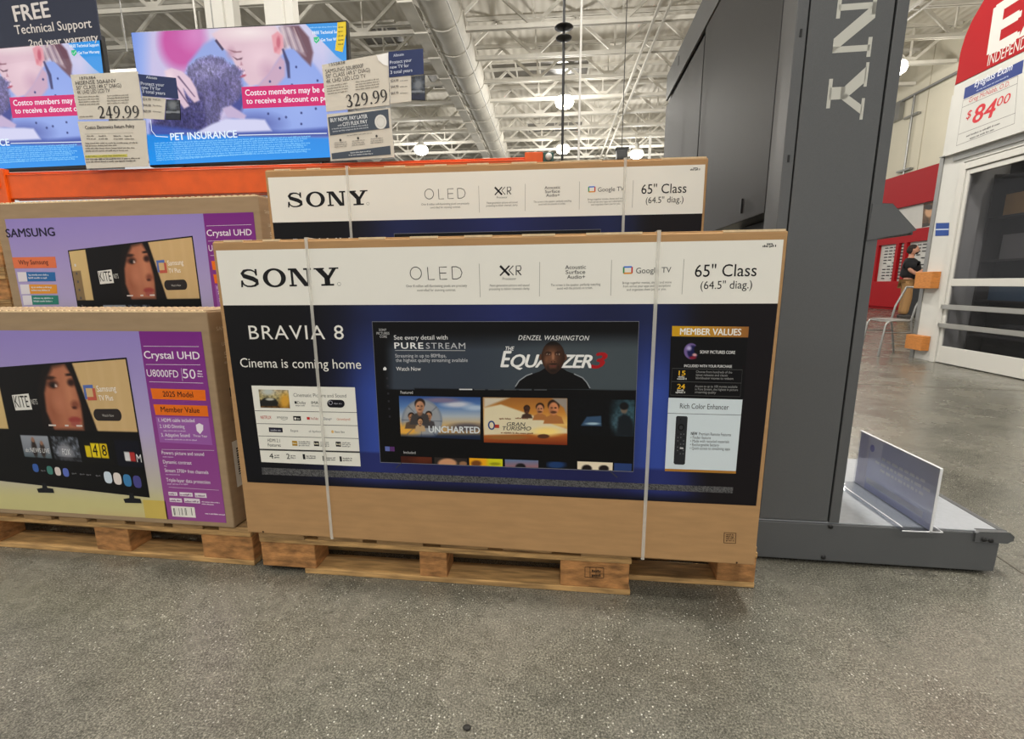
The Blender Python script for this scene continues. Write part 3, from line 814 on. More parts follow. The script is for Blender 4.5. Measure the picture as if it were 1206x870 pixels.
    A.text('QUALIZER', (602, 432), (697, 432.9), 14.6, (236, 236, 234), 3, .035, .3, .92)
    A.text('3', (696, 433), (714, 433.2), 17.6, (164, 24, 30), 3, .05, .3)
    def man(p):   # a plain generic head and shoulders
        p.fill((9, 9, 11))
    # shoulders, neck, head as flat shapes with soft shading of the print
    A.poly([(606, 457.6), (611, 449), (620, 442.5), (636, 437), (642, 433), (662, 433), (668, 437), (682, 442), (690, 449), (696, 458)], (12, 12, 14), 4)
    A.line([(607, 455), (611.5, 448), (620, 442), (627, 439.5)], .003, (150, 156, 162), 5); A.line([(676, 440), (686, 444.5), (691, 450), (695, 457)], .003, (140, 146, 152), 5)
    cx, cy = 651.4, 421
    hp = []
    for t in np.linspace(0, 2*math.pi, 40, endpoint=False):
        x = cx+14*math.cos(t)*(1-.12*max(0, -math.sin(t))**2); y = cy-19*math.sin(t)
        if math.sin(t) < 0: x = cx+(x-cx)*(1-.18*(-math.sin(t)))
        hp.append((x, y))
    def facep(p):
        p.fill((66, 42, 30)); p.grad([(402, (30, 22, 18)), (408, (66, 44, 32)), (416, (120, 80, 58)), (430, (100, 64, 46)), (440, (48, 32, 24))])
        p.mix(np.clip(np.abs(p.X-651.4)/11-.35, 0, .85), (44, 28, 20)); p.mix(np.clip((p.X-652)/12, 0, .35), (40, 26, 20))
        p.mix(np.clip((407.5-p.Y)/3, 0, 1), (24, 19, 17))
        for x in (645.6, 657.2):
            p.blob(x, 416.6, 3.6, 2., (60, 36, 26), .8); p.blob(x, 417, 2.1, .8, (186, 160, 140), .5); p.blob(x, 417, .9, .9, (22, 14, 12), .5); p.poly([(x-3.6, 414.8), (x, 413.6), (x+3.6, 414.6), (x+3.4, 415.4), (x, 414.8), (x-3.4, 415.6)], (26, 16, 12), .8)
        p.blob(651.4, 420, 1.5, 4.6, (158, 110, 82), .9); p.blob(651.4, 425, 3.2, 1.6, (112, 72, 52), .7); p.blob(649.6, 425.8, .8, .6, (36, 20, 16), .6); p.blob(653.2, 425.8, .8, .6, (36, 20, 16), .6)
        p.blob(643.6, 423.5, 2.6, 4, (126, 84, 60), 1., .2, .6); p.blob(651.4, 428.4, 5, 1., (34, 24, 20), .8); p.blob(651.4, 431, 4.2, 1., (96, 52, 46), .6); p.blob(651.4, 436.4, 5.4, 2.4, (36, 25, 21), 1.); p.blob(645.4, 433, 1.6, 4, (44, 30, 24), 1., 0, .7); p.blob(657.4, 433, 1.6, 4, (40, 28, 22), 1., 0, .7)
        p.mix(((p.X > 0)*1.)*0, (0, 0, 0))
    for x in (636.9, 665.9): A.ell(x, 420.5, 1.9, 3.8, (92, 60, 44), 4, 14)
    # head painted as a disc-shaped patch
    n1, n2 = 30, 48; c_ = A.uv(cx, cy); ru = abs(A.uv(cx+14, cy)[0]-c_[0]); rv = abs(A.uv(cx, cy-19.5)[1]-c_[1])
    PV = [c_]; FC = []
    for i in range(1, n1+1):
        for j in range(n2):
            t = 2*math.pi*j/n2; k_ = 1-.22*max(0, -math.sin(t))**1.5
            PV.append(c_+np.array([ru*math.cos(t)*k_, rv*math.sin(t)])*i/n1)
    FC += [(0, 1+j, 1+(j+1) % n2) for j in range(n2)]
    for i in range(n1-1):
        for j in range(n2): FC.append((1+i*n2+j, 1+(i+1)*n2+j, 1+(i+1)*n2+(j+1) % n2, 1+i*n2+(j+1) % n2))
    PV = np.array(PV); hx, hy = A.px(PV[:, 0], PV[:, 1]); fp = Paint(hx, hy); facep(fp); A.raw(PV, FC, fp.C, 5)
    for k, (x0, x1) in enumerate(((541, 556.3), (558.6, 571.5), (575, 589.5), (593.5, 608), (611, 625.5), (629, 644))):
        A.line([(x0, 458.2+k*.1), (x1, 458.3+k*.1)], .0034, (220, 220, 220) if k == 0 else (70, 74, 78), 6)
    A.text('Featured', (472, 463.4), (486.4, 463.5), 3.3, (200, 200, 200), 3)
    def t1(p):
        p.grad([(466, (46, 76, 140)), (478, (86, 124, 180)), (490, (170, 180, 190)), (500, (200, 170, 120)), (508, (190, 150, 90)), (514, (40, 56, 84))])
        p.blob(538, 476, 16, 3.4, (196, 200, 214), 1.); p.blob(520, 471, 20, 3, (120, 110, 140), 1.); p.blob(560, 480, 12, 3, (170, 190, 214), 1.)
        p.blob(497, 495, 24, 25, (120, 132, 150), .06, 0, .9); p.blob(497, 495, 22.6, 23.4, (150, 154, 160), .06, 0, .55)
        p.blob(480, 506, 14, 7, (230, 170, 70), 1.); p.blob(550, 503, 20, 5, (90, 84, 90), .8)
        for k in range(8):
            t = k*math.pi/4; p.poly([(497, 495), (497+24*math.cos(t), 495+24*math.sin(t)), (497+24*math.cos(t+.07), 495+24*math.sin(t+.07))], (92, 100, 116), .8, .6)
        def bust(cx, cy, r, c, cl):
            p.poly([(cx-r*1.9, cy+r*3.4), (cx-r*1.5, cy+r*1.6), (cx, cy+r*1.1), (cx+r*1.5, cy+r*1.6), (cx+r*1.9, cy+r*3.4)], cl, 1.2)
            p.blob(cx, cy+r*1.1, r*.5, r*.7, tuple(v*.7 for v in c), .4); p.blob(cx, cy-r*.45, r*.98, r*.98, (42, 28, 22), .2); p.blob(cx, cy+r*.12, r*.8, r*1.05, c, .25)
            p.blob(cx-r*.32, cy, r*.2, r*.12, (40, 26, 20), .8); p.blob(cx+r*.34, cy, r*.2, r*.12, (40, 26, 20), .8); p.blob(cx+r*.3, cy+r*.3, r*.4, r*.8, tuple(v*.66 for v in c), 1., 0, .5); p.blob(cx, cy+r*.66, r*.34, r*.1, (96, 50, 40), .7)
        bust(484.5, 491, 4., (176, 126, 92), (94, 76, 60)); bust(505, 489.6, 4.2, (190, 136, 102), (70, 66, 70)); bust(494.6, 478, 6.4, (200, 146, 112), (66, 62, 62)); bust(495, 496, 3.4, (200, 150, 110), (190, 160, 120))
        p.mix(np.clip((p.Y-510)/5, 0, 1), (24, 36, 62))
    A.raster((470, 466), (566, 467.6), (565.6, 517.4), (472.2, 513.6), 170, 92, t1, 3)
    A.text('UNCHARTED', (505.4, 508.8), (565.2, 510), 7.4, (216, 222, 226), 4, .03)
    def t2(p):
        p.grad([(468, (150, 96, 44)), (485, (196, 130, 54)), (500, (230, 190, 110)), (512, (176, 96, 40)), (524, (120, 44, 20))])
        p.poly([(570, 480), (590, 476), (625, 488), (652, 500), (668, 505), (668, 510), (570, 512)], (224, 212, 178), 2.)
        p.blob(644, 508, 16, 5, (252, 220, 130), 1.); p.blob(598, 515, 24, 2.4, (150, 100, 50), .6)
        p.poly([(570, 468), (600, 468), (570, 480)], (206, 196, 176), 3.)
        for cx, cy, r, c in ((620.5, 482, 4, (70, 44, 34)), (636, 481, 5.2, (200, 136, 96)), (652, 480, 7.2, (206, 134, 92))):
            p.poly([(cx-r*1.7, cy+r*2.6), (cx-r*1.3, cy+r*1.5), (cx, cy+r), (cx+r*1.3, cy+r*1.5), (cx+r*1.7, cy+r*2.6)], (170, 110, 60) if r > 5 else (70, 50, 40), 1.2)
            p.blob(cx, cy-r*.4, r*.98, r*.95, (48, 30, 20), .2); p.blob(cx, cy+r*.15, r*.8, r*1.05, c, .25)
            p.blob(cx-r*.32, cy, r*.2, r*.12, (40, 26, 20), .8); p.blob(cx+r*.3, cy, r*.2, r*.12, (40, 26, 20), .8); p.blob(cx-r*.4, cy+r*.4, r*.35, r*.7, tuple(v*.7 for v in c), 1., 0, .5); p.blob(cx, cy+r*.72, r*.5, r*.22, (90, 54, 36), .6)
        p.poly([(650, 468.6), (668, 468.8), (668, 490), (664, 480)], (150, 140, 130), 2.)
        p.blob(640, 513.5, 7, 2.6, (84, 50, 34), .3)
    A.raster((568.7, 467.6), (668.2, 468.8), (668, 523.8), (570, 520.6), 170, 92, t2, 3)
    A.ell(579, 500.5, 3.4, 4.6, (40, 70, 130), 4, 20, .0042); A.rect((582, 499.6), (588, 503.8), (180, 60, 40), 4)
    A.text('GRAN', (597, 501.3), (618.8, 501.6), 4.4, (50, 50, 56), 4, .01, .2); A.text('TURISMO', (592, 505.8+.4), (625.6, 506.6), 4.4, (50, 50, 56), 4, .01, .2)
    for a, b_ in (((588, 493.5), (602, 493.7)), ((607, 493), (622, 493.4)), ((590, 510), (628, 511))): A.greek(a, b_, (120, 70, 40), 4, h=1.8)
    def t3(p):
        p.fill((10, 11, 14)); p.blob(738, 488, 14, 24, (52, 84, 96), 1.2); p.blob(729, 497, 8, 10, (64, 92, 104), 1.2)
        p.noise(.35, .7); p.blob(735, 481.5, 4, 5.4, (110, 96, 84), .4); p.blob(735, 478, 5.4, 4.4, (22, 22, 24), .4)
        p.poly([(726, 512), (728, 492), (734, 487), (742, 490), (746, 500), (746, 514)], (24, 30, 36), 3.)
        p.poly([(684, 501), (691, 490.5), (708, 489.5), (708.4, 501.5)], (52, 78, 108), 1.5); p.blob(698, 498.6, 8, 1.4, (160, 186, 200), .8)
    A.raster((672, 469.5), (747.6, 470.8), (746.4, 514), (673, 512), 110, 66, t3, 3)
    A.text('Included', (475.6, 533.8), (489.6, 534.2), 3., (190, 190, 190), 3)
    def strip(pts, f, nx=24, ny=8): A.raster(*pts, nx, ny, f, 3)
    def sA(p): p.fill((64, 26, 16)); p.blob(500, 540, 14, 5, (90, 40, 22), 1.)
    def sB(p): p.fill((44, 38, 36)); p.blob(527, 545.6, 11, 6, (206, 150, 112), .3); p.blob(545.5, 546, 4.6, 3, (150, 110, 80), .4)
    def sC(p): p.fill((236, 166, 26)); p.mix(np.clip((p.X-571)/6, 0, 1), (206, 206, 30)); p.blob(561, 545.5, 6, 3.6, (120, 70, 30), .5); p.blob(583, 546, 6, 1.8, (150, 150, 20), .6)
    def sD(p): p.grad([(541, (96, 120, 160)), (549, (150, 110, 120))]); p.blob(613, 549.6, 6, 4.4, (24, 20, 24), .3)
    def sE(p): p.fill((10, 10, 14)); p.blob(655, 547, 11, 4.4, (30, 60, 110), .7)
    def sF(p): p.fill((236, 222, 196)); p.blob(691, 551.4, 6, 4.4, (26, 20, 20), .25); p.blob(711, 551.6, 6, 4.2, (30, 22, 22), .25)
    def sG(p): p.fill((40, 62, 116))
    strip(((472, 536.8), (508.6, 538.2), (508.8, 546), (472.6, 544.7)), sA)
    strip(((511.6, 538.2), (550, 539.6), (550.2, 547.4), (512, 546.1)), sB, 34, 10)
    strip(((552.6, 539), (591.9, 540.4), (592, 549), (553, 547.5)), sC, 34, 10)
    strip(((594.7, 540.6), (634, 542), (634, 550.4), (595, 549)), sD, 34, 10)
    strip(((643, 543), (668.4, 544), (668.4, 551.6), (643.4, 550.8)), sE)
    strip(((680, 543), (721.6, 544.6), (721.2, 553.6), (680, 552.1)), sF, 34, 10)
    strip(((723.4, 545), (744.2, 545.9), (743.6, 554.4), (723.2, 553.7)), sG, 4, 4)
    A.line([(473, 545), (469.5, 548), (466.5, 551)], .003, (60, 62, 70), 3); A.line([(718, 554), (722, 557.5), (727, 562)], .003, (60, 62, 70), 3)
    # small print strip
    def legal(p):
        p.fill((70, 70, 72)); n = _h2(np.floor(p.X*1.3), np.floor((p.Y-.046*(p.X-308))*1.6)); p.mix((n > .5)*.55, (120, 120, 120)); p.mix((n < .2)*.7, (34, 34, 36))
    A.raster((308.4, 550.2), (863.4, 573.6), (862.6, 580.6), (309, 558.4), 700, 10, legal, 1)
    # member values panel
    def gold(p): p.grad([(791, (206, 158, 26)), (840, (190, 138, 50)), (882, (150, 98, 48))], 'x')
    A.raster((791.6, 383.8), (881.9, 384.6), (881, 397.2), (791.4, 395.8), 20, 2, gold, 1)
    A.text('MEMBER VALUES', (800.8, 393.9), (872.4, 394.7), 7.4, (240, 238, 230), 2, .03)
    A.poly([(790, 396), (880.6, 397.3), (875.4, 470.3), (787.4, 468)], (9, 9, 12), 1)
    def swirl(p):
        p.fill((9, 9, 12)); p.blob(814, 413.4, 8.6, 9.4, (112, 92, 150), .12); p.blob(816, 414.4, 6.6, 7.6, (24, 24, 74), .3)
        p.blob(822, 412, 4.6, 6, (9, 9, 12), .35); p.blob(811.5, 410, 2.8, 2.6, (180, 170, 214), 1.); p.blob(818, 417.8, 2.6, 1.8, (214, 160, 160), .8); p.blob(816, 421, 4, 1.8, (130, 30, 50), .8)
    A.raster((804, 403), (825, 403.3), (824, 424.4), (803.5, 424), 42, 42, swirl, 2)
    A.text('SONY PICTURES CORE', (824.2, 416), (865.4, 416.6), 3.5, (222, 222, 222), 3, .02)
    A.text('INCLUDED WITH YOUR PURCHASE', (805.6, 432), (861.8, 432.9), 3., (216, 216, 216), 2, .02)
    A.line([(791.8, 433.6), (874.2, 435.4), (871.6, 467), (789.6, 465)], .0012, (84, 84, 84), 2, True); A.line([(790.6, 449), (873, 451)], .0012, (84, 84, 84), 2)
    A.text('15', (799.2, 441.8), (807, 441.9), 5.4, (236, 186, 40), 2, .02); A.text('24', (797.4, 457.6), (806.4, 457.8), 5.6, (236, 186, 40), 2, .02)
    for a, b_ in (((798.6, 444.4), (806.4, 444.6)), ((797.4, 446.7), (808.8, 446.9)), ((797.4, 460.2), (806, 460.4)), ((795.6, 462.6), (807.6, 462.9))): A.greek(a, b_, (210, 210, 210), 2, h=1.9)
    A.text('Choose from hundreds of the', (819.6, 438.8), (862, 439.6), 2.7, (150, 150, 150), 2); A.text('latest releases and classic', (819.6, 442.5), (857, 443.2), 2.7, (150, 150, 150), 2); A.text('blockbuster movies to redeem', (819.4, 446.2), (863.6, 447), 2.7, (150, 150, 150), 2)
    A.text('Access to up to 100 movies available', (818.4, 455.8), (868.2, 456.7), 2.7, (150, 150, 150), 2); A.text('in Pure Stream, the highest in picture', (818.4, 459.3), (868.8, 460.2), 2.7, (150, 150, 150), 2); A.text('streaming quality', (818.2, 462.7), (843, 463.3), 2.7, (150, 150, 150), 2)
    PB = (212, 224, 230)
    A.poly([(787.3, 468.2), (874.4, 470.4), (866.5, 554.6), (783, 551.8)], PB, 2)
    A.text('Rich Color Enhancer', (800.6, 480.6), (858, 482.2), 5.9, (44, 46, 50), 3)
    A.line([(786.4, 486.4), (873, 488.6)], .0012, (60, 62, 66), 3)
    A.poly([(783, 551.6), (866.6, 554.4), (866.4, 557.4), (782.8, 554.4)], (170, 120, 50), 3)
    A.poly([(797.6, 489.5), (808.6, 490), (809.8, 491.4), (806.6, 545.6), (805, 547), (794.6, 546.5), (793.2, 544.8), (796.2, 490.8)], (40, 42, 46), 3)
    A.ell(802, 503, 3.8, 4.2, (16, 16, 18), 4, 20); A.ell(802, 503, 2.2, 2.4, (54, 56, 60), 5, 16)
    for r_ in range(7):
        for c_ in range(3): A.ell(798.4+c_*3.4-r_*.12, 511+r_*3.9-(r_ > 3)*.4, .8, .8, (96, 98, 102) if (r_+c_) % 3 else (20, 20, 22), 4, 8)
    A.rect((800.6, 526.5), (804.6, 528.4), (200, 200, 204), 5); A.ell(801.4, 493.5, .8, .8, (14, 14, 16), 4, 10)
    G2 = (78, 84, 90)
    A.text('NEW', (813.6, 512), (821, 512.2), 3.6, (40, 44, 48), 3, .02); A.text('Premium Remote Features', (823, 512.3), (860.6, 513.4), 3.5, G2, 3)
    for k, (st, x2) in enumerate((('\u2022 Finder feature', 836.8), ('\u2022 Made with recycled materials', 858.4), ('\u2022 Rechargeable battery', 846.6), ('\u2022 Quick access to streaming apps', 859.6))):
        A.text(st, (813.2-k*.3, 516.4+k*4.2), (x2, 516.9+k*4.2+(x2-836)*.02), 3.3, G2, 3)
    # recycling mark
    A.line([(853, 627), (866.7, 627.6), (866.2, 639.6), (852.4, 639)], .0022, (60, 40, 26), 1, True)
    for k in range(4): A.greek((855, 630+k*2.3), (864.6, 630.4+k*2.3), (60, 40, 26), 1, h=1.6)
    A.ell(867.6, 662.4, 1.2, 1.2, (70, 46, 28), 1, 12); A.ell(310, 626, 1.2, 1.2, (70, 46, 28), 1, 12)
    return A.build('printed_label', M['print'], parent, label='white and black printed carton artwork')

SW, SD, SH = 1.58, .175, .925
def flap_positions(pts, W, x0, x1):
    return [((a-x0)/(x1-x0)*W, (b-x0)/(x1-x0)*W) for a, b in pts]
sony = carton(SW, SD, SH, M['box'], flap_positions([(265, 291), (318, 340), (443, 476), (507, 541), (573, 606), (641, 679), (714, 776), (862, 926)], SW, 249, 929))
sony_print(sony)
st1 = strap(SW, SD, SH, .296, sony, .0095); st2 = strap(SW, SD, SH, 1.266, sony, .0095)
place(sony, 0, 0, .145, YAWB, 'long brown TV carton printed white and black, the full front one on the pallets', 'TV carton', 'white-banded TV cartons')
sony2 = copy_tree(sony)
for c_ in sony2.children:
    if c_.name.startswith('strap'): c_.location.x += .018 if c_.data == st1.data else .037
place(sony2, -.064, .401, .433, -.001, 'long brown TV carton printed white and black, the rear one standing higher', 'TV carton', 'white-banded TV cartons')

def stack(n, W, D, total, x, y, rz, labf, group):
    h = total/n; src = pallet(W, D, h, nboards=7)
    for i in range(n):
        o = src if i == 0 else copy_tree(src)
        place(o, x, y, i*h, rz, labf(i), 'pallet', group)
stack(3, 1.22, .5, .430, .12, .42, 0., lambda i: 'wooden pallet in the stack hidden behind the front carton', 'pallets stacked behind the front carton')

# ------------------------------------------------------------------ purple cartons
GW, GD, GH = 1.21, .14, .722
LO = np.array([-.062-GW*math.cos(YAWB), .022-GW*math.sin(YAWB), .145])
UO = np.array([-.150-GW*math.cos(YAWB), .480-GW*math.sin(YAWB), .566])
def purple_print(parent):
    A = Art(LO, YAWB)
    U = lambda: A.frame(UO); Lf = lambda: A.frame(LO)
    W = GW; H = GH
    # background: lilac above to pale yellow below
    def bgp(t, v): pass
    nx, ny = 40, 60; us = np.linspace(.045, W-.243, nx+1); vs = np.linspace(.018, H-.062, ny+1)
    uu, vv = np.meshgrid(us, vs); k = np.clip(1-vv.ravel()/(H-.06), 0, 1); e = uu.ravel()/W
    top = np.array([148, 132, 200.]); mid = np.array([176, 164, 206.]); bot = np.array([196, 190, 158.])
    c = np.where((k < .5)[:, None], top+(mid-top)*(k/.5)[:, None], mid+(bot-mid)*((k-.5)/.38).clip(0, 1)[:, None])
    c = c+(np.array([202, 194, 132.])-c)*np.clip((k-.8)/.1, 0, 1)[:, None]*.8
    c = c+(np.array([200, 170, 120.])-c)*(np.clip((k-.93)/.06, 0, 1)*(e > .55))[:, None]*.5
    A.raw(np.stack([uu.ravel(), vv.ravel()], 1), [(j*(nx+1)+i, j*(nx+1)+i+1, (j+1)*(nx+1)+i+1, (j+1)*(nx+1)+i) for j in range(ny) for i in range(nx)], c, 0)
    A.raw([(W-.33, .018), (W-.243, .018), (W-.243, .085), (W-.33, .085)], [(0, 1, 2, 3)], (204, 180, 92), 1)
    # purple panel
    A.raw([(W-.248, .018), (W-.026, .018), (W-.026, H-.062), (W-.243, H-.062)], [(0, 1, 2, 3)], [(150, 78, 146), (150, 78, 146), (122, 40, 134), (122, 40, 134)], 1)
    Lf(); LW = (238, 228, 240)
    A.line([(169, 407.5), (234.5, 408)], .0012, LW, 2); A.line([(172, 429), (236, 429.5)], .0012, LW, 2); A.line([(176, 449.3), (239.5, 451)], .0012, LW, 2)
    A.text('Crystal UHD', (170.5, 421.8), (235.8, 423), 8.6, LW, 2, .018)
    A.text('U8000FD', (173.8, 443), (210.8, 444.4), 8.2, LW, 2, .004); A.line([(213.6, 433.5), (215.4, 448.5)], .001, LW, 2)
    A.text('50', (216, 445), (231, 446), 10.8, LW, 2, -.006); A.greek((233, 437.5), (238.6, 437.8), LW, 2, h=1.8); A.greek((233, 440.6), (239.4, 440.9), LW, 2, h=1.6); A.greek((233.2, 443.6), (239.6, 443.9), LW, 2, h=1.6)
    A.poly([(177.5, 457), (241.8, 459), (243, 471.8), (180, 469.6)], (232, 112, 26), 2); A.poly([(180.8, 475.8), (244.4, 477.6), (246, 490.4), (183.6, 488.4)], (232, 112, 26), 2)
    A.text('2025 Model', (192.5, 466.7), (228, 467.6), 6.2, (30, 16, 16), 3, .008); A.text('Member Value', (190.2, 484.8), (235.6, 486), 6.2, (30, 16, 16), 3, .008)
    A.poly([(183.6, 490.5), (245.8, 492), (250.6, 524), (188.6, 520.5)], (154, 92, 168), 2)
    for st, a, b_ in (('1. HDMI cable included', (187.2, 496.4), (229.6, 497)), ('2. UHD Dimming', (188.8, 503.6), (217.8, 504)), ('3. Adaptive Sound', (190.6, 513.8), (224, 514.4))): A.text(st, a, b_, 4., LW, 3, .01)
    for a, b_ in (((193, 507.6), (219, 508)), ((194.6, 517.6), (233, 518.8))): A.greek(a, b_, (210, 190, 220), 3, h=1.4)
    A.poly([(231, 500), (235, 498), (239.6, 500.4), (239.6, 506), (236, 511), (232, 507)], LW, 3); A.text('Three Year', (228, 514), (244.6, 514.8), 2.6, LW, 3)
    A.line([(190.6, 529), (252.4, 530.2)], .0009, LW, 2)
    for st, a, b_, x3 in (('Powers picture and sound', (191, 534.6), (240.6, 536.6), 205), ('Dynamic contrast', (192.6, 545.4), (226, 546.8), 197), ('Stream 2700+ free channels', (194.6, 555.4), (245.8, 558), 212), ('Triple-layer data protection', (196.4, 566.6), (248, 569.6), 222)):
        A.text(st, a, b_, 4., LW, 2, .008); A.greek((a[0]+1, a[1]+3.6), (x3, a[1]+4.), (206, 180, 214), 2, h=1.4)
    A.line([(199, 573.4), (258, 577)], .0009, LW, 2)
    for a, b_ in (((198.4, 578.8), (209.4, 583.6)), ((211.4, 579.2), (227.4, 584.6)), ((229.4, 580), (243.8, 586)), ((199.6, 586), (214.8, 591.4)), ((216.8, 586.2), (236, 592.6))):
        A.rect(a, b_, (226, 216, 226), 2); A.greek((a[0]+1.5, b_[1]-1.6), (b_[0]-1.5, b_[1]-1.5), (120, 70, 120), 3, h=1.8)
    A.greek((238, 591), (259, 592.4), LW, 2, h=1.2); A.greek((238, 593.6), (252, 594.6), LW, 2, h=1.2); A.greek((242, 605), (265, 606.6), LW, 2, h=1.4)
    A.rect((201.6, 595.4), (231, 609.4), (236, 232, 226), 2)
    rn = random.Random(3); x = 205.
    while x < 226:
        w_ = rn.choice((.5, .8, 1.2)); A.rect((x, 598), (x+w_, 606.4), (30, 26, 28), 3); x += w_+rn.choice((.5, .9))
    # top part of the TV picture
    U(); A.text('SAMSUNG', (8.3, 279.4), (65.2, 277.6), 9.6, (30, 26, 52), 1, .034)
    Lf()
    tvq = dict(TL=(W-.882, H-.199), TR=(W-.306, H-.152), BR=(W-.305, .100), BL=(W-.885, .131))
    fr = [(W-.887, H-.194), (W-.301, H-.146), (W-.300, .094), (W-.890, .126)]
    A.polyuv(fr, (16, 14, 20), 2)
    # picture: painted in a normalised frame (0..100 x, 0..60 y downwards)
    nx, ny = 150, 90; a, b_ = np.meshgrid(np.linspace(0, 1, nx+1), np.linspace(0, 1, ny+1)); a = a.ravel(); b_ = b_.ravel()
    q = [np.array(tvq[k_]) for k_ in ('TL', 'TR', 'BR', 'BL')]
    P = q[0]*((1-a)*(1-b_))[:, None]+q[1]*(a*(1-b_))[:, None]+q[2]*(a*b_)[:, None]+q[3]*((1-a)*b_)[:, None]
    p = Paint(a*100, b_*60); p.fill((16, 13, 14))
    hero = p.Y < 31
    p.mix(((p.X < 14)*hero)*1., (206, 178, 124)); p.mix(((p.X < 7)*hero*(p.Y > 12))*.5, (60, 44, 34))
    p.poly([(15, -2), (64, -2), (72, 31), (15, 31)], (14, 12, 14), .5)
    p.mix(((p.X > 64)*hero)*np.clip((p.X-(65+p.Y*.28))/.8, 0, 1), (204, 172, 122))
    p.mix(((p.X > 74)*hero)*np.clip(np.sin(p.X*.7)*.5, 0, 1)*.25, (226, 200, 156))
    # woman's face turned to the right
    p.poly([(47, 6), (52, 1), (60, 0), (64, 5), (66, 14), (66.6, 22), (65, 31), (45, 31), (42, 22), (43, 13)], (176, 110, 82), 3.)
    p.blob(47, 22, 4, 8, (150, 88, 64), 1.4, 0, .7); p.blob(60, 14, 3, 9, (196, 130, 98), 1.3, 0, .8); p.blob(52, 18, 4, 4, (190, 122, 94), 1.2, 0, .7)
    p.poly([(38, 31), (39, 12), (44, 2), (50, -1), (47, 5), (43, 13), (42, 22), (45, 31)], (22, 16, 16), 1.6); p.poly([(60, -2), (66, 4), (69, 18), (73, 31), (66, 31), (66.4, 18), (64, 6)], (20, 15, 15), 1.2)
    p.blob(50, 9, 3.4, 1.8, (60, 34, 28), .9); p.blob(50.2, 9.6, 1.7, 1.1, (24, 16, 16), .5); p.blob(52, 9.8, .8, .6, (220, 200, 190), .8); p.blob(62.4, 8.6, 2.4, 1.7, (50, 28, 24), .9); p.blob(49, 6, 3.6, .8, (40, 24, 20), .8); p.blob(62, 5, 2.4, .7, (40, 24, 20), .8)
    p.blob(62.4, 18.8, 2.6, 1.8, (132, 74, 56), 1.); p.blob(61.6, 20.2, 1.6, .7, (70, 34, 28), .8); p.blob(60.4, 26, 4.2, 1.5, (150, 62, 58), .5); p.blob(60.4, 28, 3.2, 1.2, (160, 84, 74), .6)
    p.mix((~hero)*1., (10, 10, 12))
    # tiles
    def tile(x0, x1, y0, y1, fn):
        w = (p.X > x0)*(p.X < x1)*(p.Y > y0)*(p.Y < y1); save = p.C.copy(); fn(); p.C = np.where(w[:, None], p.C, save)
    def ta():
        p.grad([(34, (150, 156, 166)), (42, (126, 132, 142)), (46, (80, 96, 104))]); p.blob(29, 41, 1.8, 4.6, (44, 36, 34), .3); p.blob(34.5, 41.5, 1.8, 4, (54, 44, 40), .3); p.blob(29, 36.5, 1.1, 1.4, (150, 110, 90), .3); p.blob(34.5, 38, 1., 1.3, (150, 110, 90), .3)
    tile(21, 39.4, 34.5, 46, ta)
    def tb():
        p.fill((70, 74, 82)); p.noise(.8, 2.4); p.blob(50, 42, 5, 4, (140, 142, 150), .6); p.mix((p.Y > 44)*.5, (20, 20, 24))
    tile(41.4, 60, 34.5, 46.4, tb)
    tile(63, 81, 35, 46.5, lambda: p.fill((14, 14, 14))); tile(63.6, 66.8, 38.6, 43.4, lambda: p.fill((222, 196, 30))); tile(67.4, 73, 37, 44, lambda: p.fill((232, 206, 34))); tile(73.4, 78.6, 36.8, 43.6, lambda: p.fill((222, 190, 26)))
    tile(83.6, 100, 35, 47, lambda: p.fill((12, 14, 28))); tile(89, 96, 40.4, 44.6, lambda: p.fill((214, 214, 218))); tile(92, 96, 40.4, 44.6, lambda: p.fill((176, 50, 50)))
    A.raw(P, [(j*(nx+1)+i, (j+1)*(nx+1)+i, (j+1)*(nx+1)+i+1, j*(nx+1)+i+1) for j in range(ny) for i in range(nx)], p.C, 3)
    def at(x, y):
        a_, c_ = x/100, y/60
        return q[0]*(1-a_)*(1-c_)+q[1]*a_*(1-c_)+q[2]*a_*c_+q[3]*(1-a_)*c_
    def tx(st, x0, x1, y, h, col, bold=0., layer=5):
        vs_, fs_ = text_mesh(st, 0.); P0, P1 = at(x0, y), at(x1, y); d = P1-P0; w = np.linalg.norm(d); d /= w; n_ = np.array([-d[1], d[0]])
        X = (vs_[:, 0]-vs_[:, 0].min())/np.ptp(vs_[:, 0])*w; Y = vs_[:, 1]/CAPH*h
        A.raw(P0+X[:, None]*d+Y[:, None]*n_, fs_, col, layer)
    A.polyuv([at(21, 13.5), at(32.6, 13), at(33, 21), at(21.4, 21.4)], (226, 224, 218), 4); tx('KITE', 22, 31.6, 19.8, .040, (20, 18, 18), .05); tx('NETS', 33.6, 37.6, 18.4, .018, (200, 198, 192), .02)
    A.polyuv([at(69.8, 10), at(76.2, 10), at(76.2, 16.4), at(69.8, 16.4)], (86, 110, 176), 4); A.polyuv([at(71.4, 11.4), at(77.4, 11.6), at(77.4, 17), at(71.4, 17)], (190, 92, 74), 5); A.polyuv([at(71.4, 11.4), at(75.6, 11.5), at(75.6, 15.4), at(71.4, 15.4)], (208, 176, 126), 6)
    tx('Samsung', 78.6, 91, 13.2, .02, (244, 240, 232), .02); tx('TV Plus', 78.8, 88, 17.2, .018, (244, 240, 232), .02)
    pill = [at(76+2.6*math.cos(t), 23.6-2.7*math.sin(t)) for t in np.linspace(math.pi/2, 3*math.pi/2, 9)]+[at(89+2.6*math.cos(t), 23.6-2.7*math.sin(t)) for t in np.linspace(-math.pi/2, math.pi/2, 9)]
    A.polyuv(pill, (44, 38, 38), 4); tx('Watch Now', 79, 86.6, 24.4, .0085, (190, 186, 180))
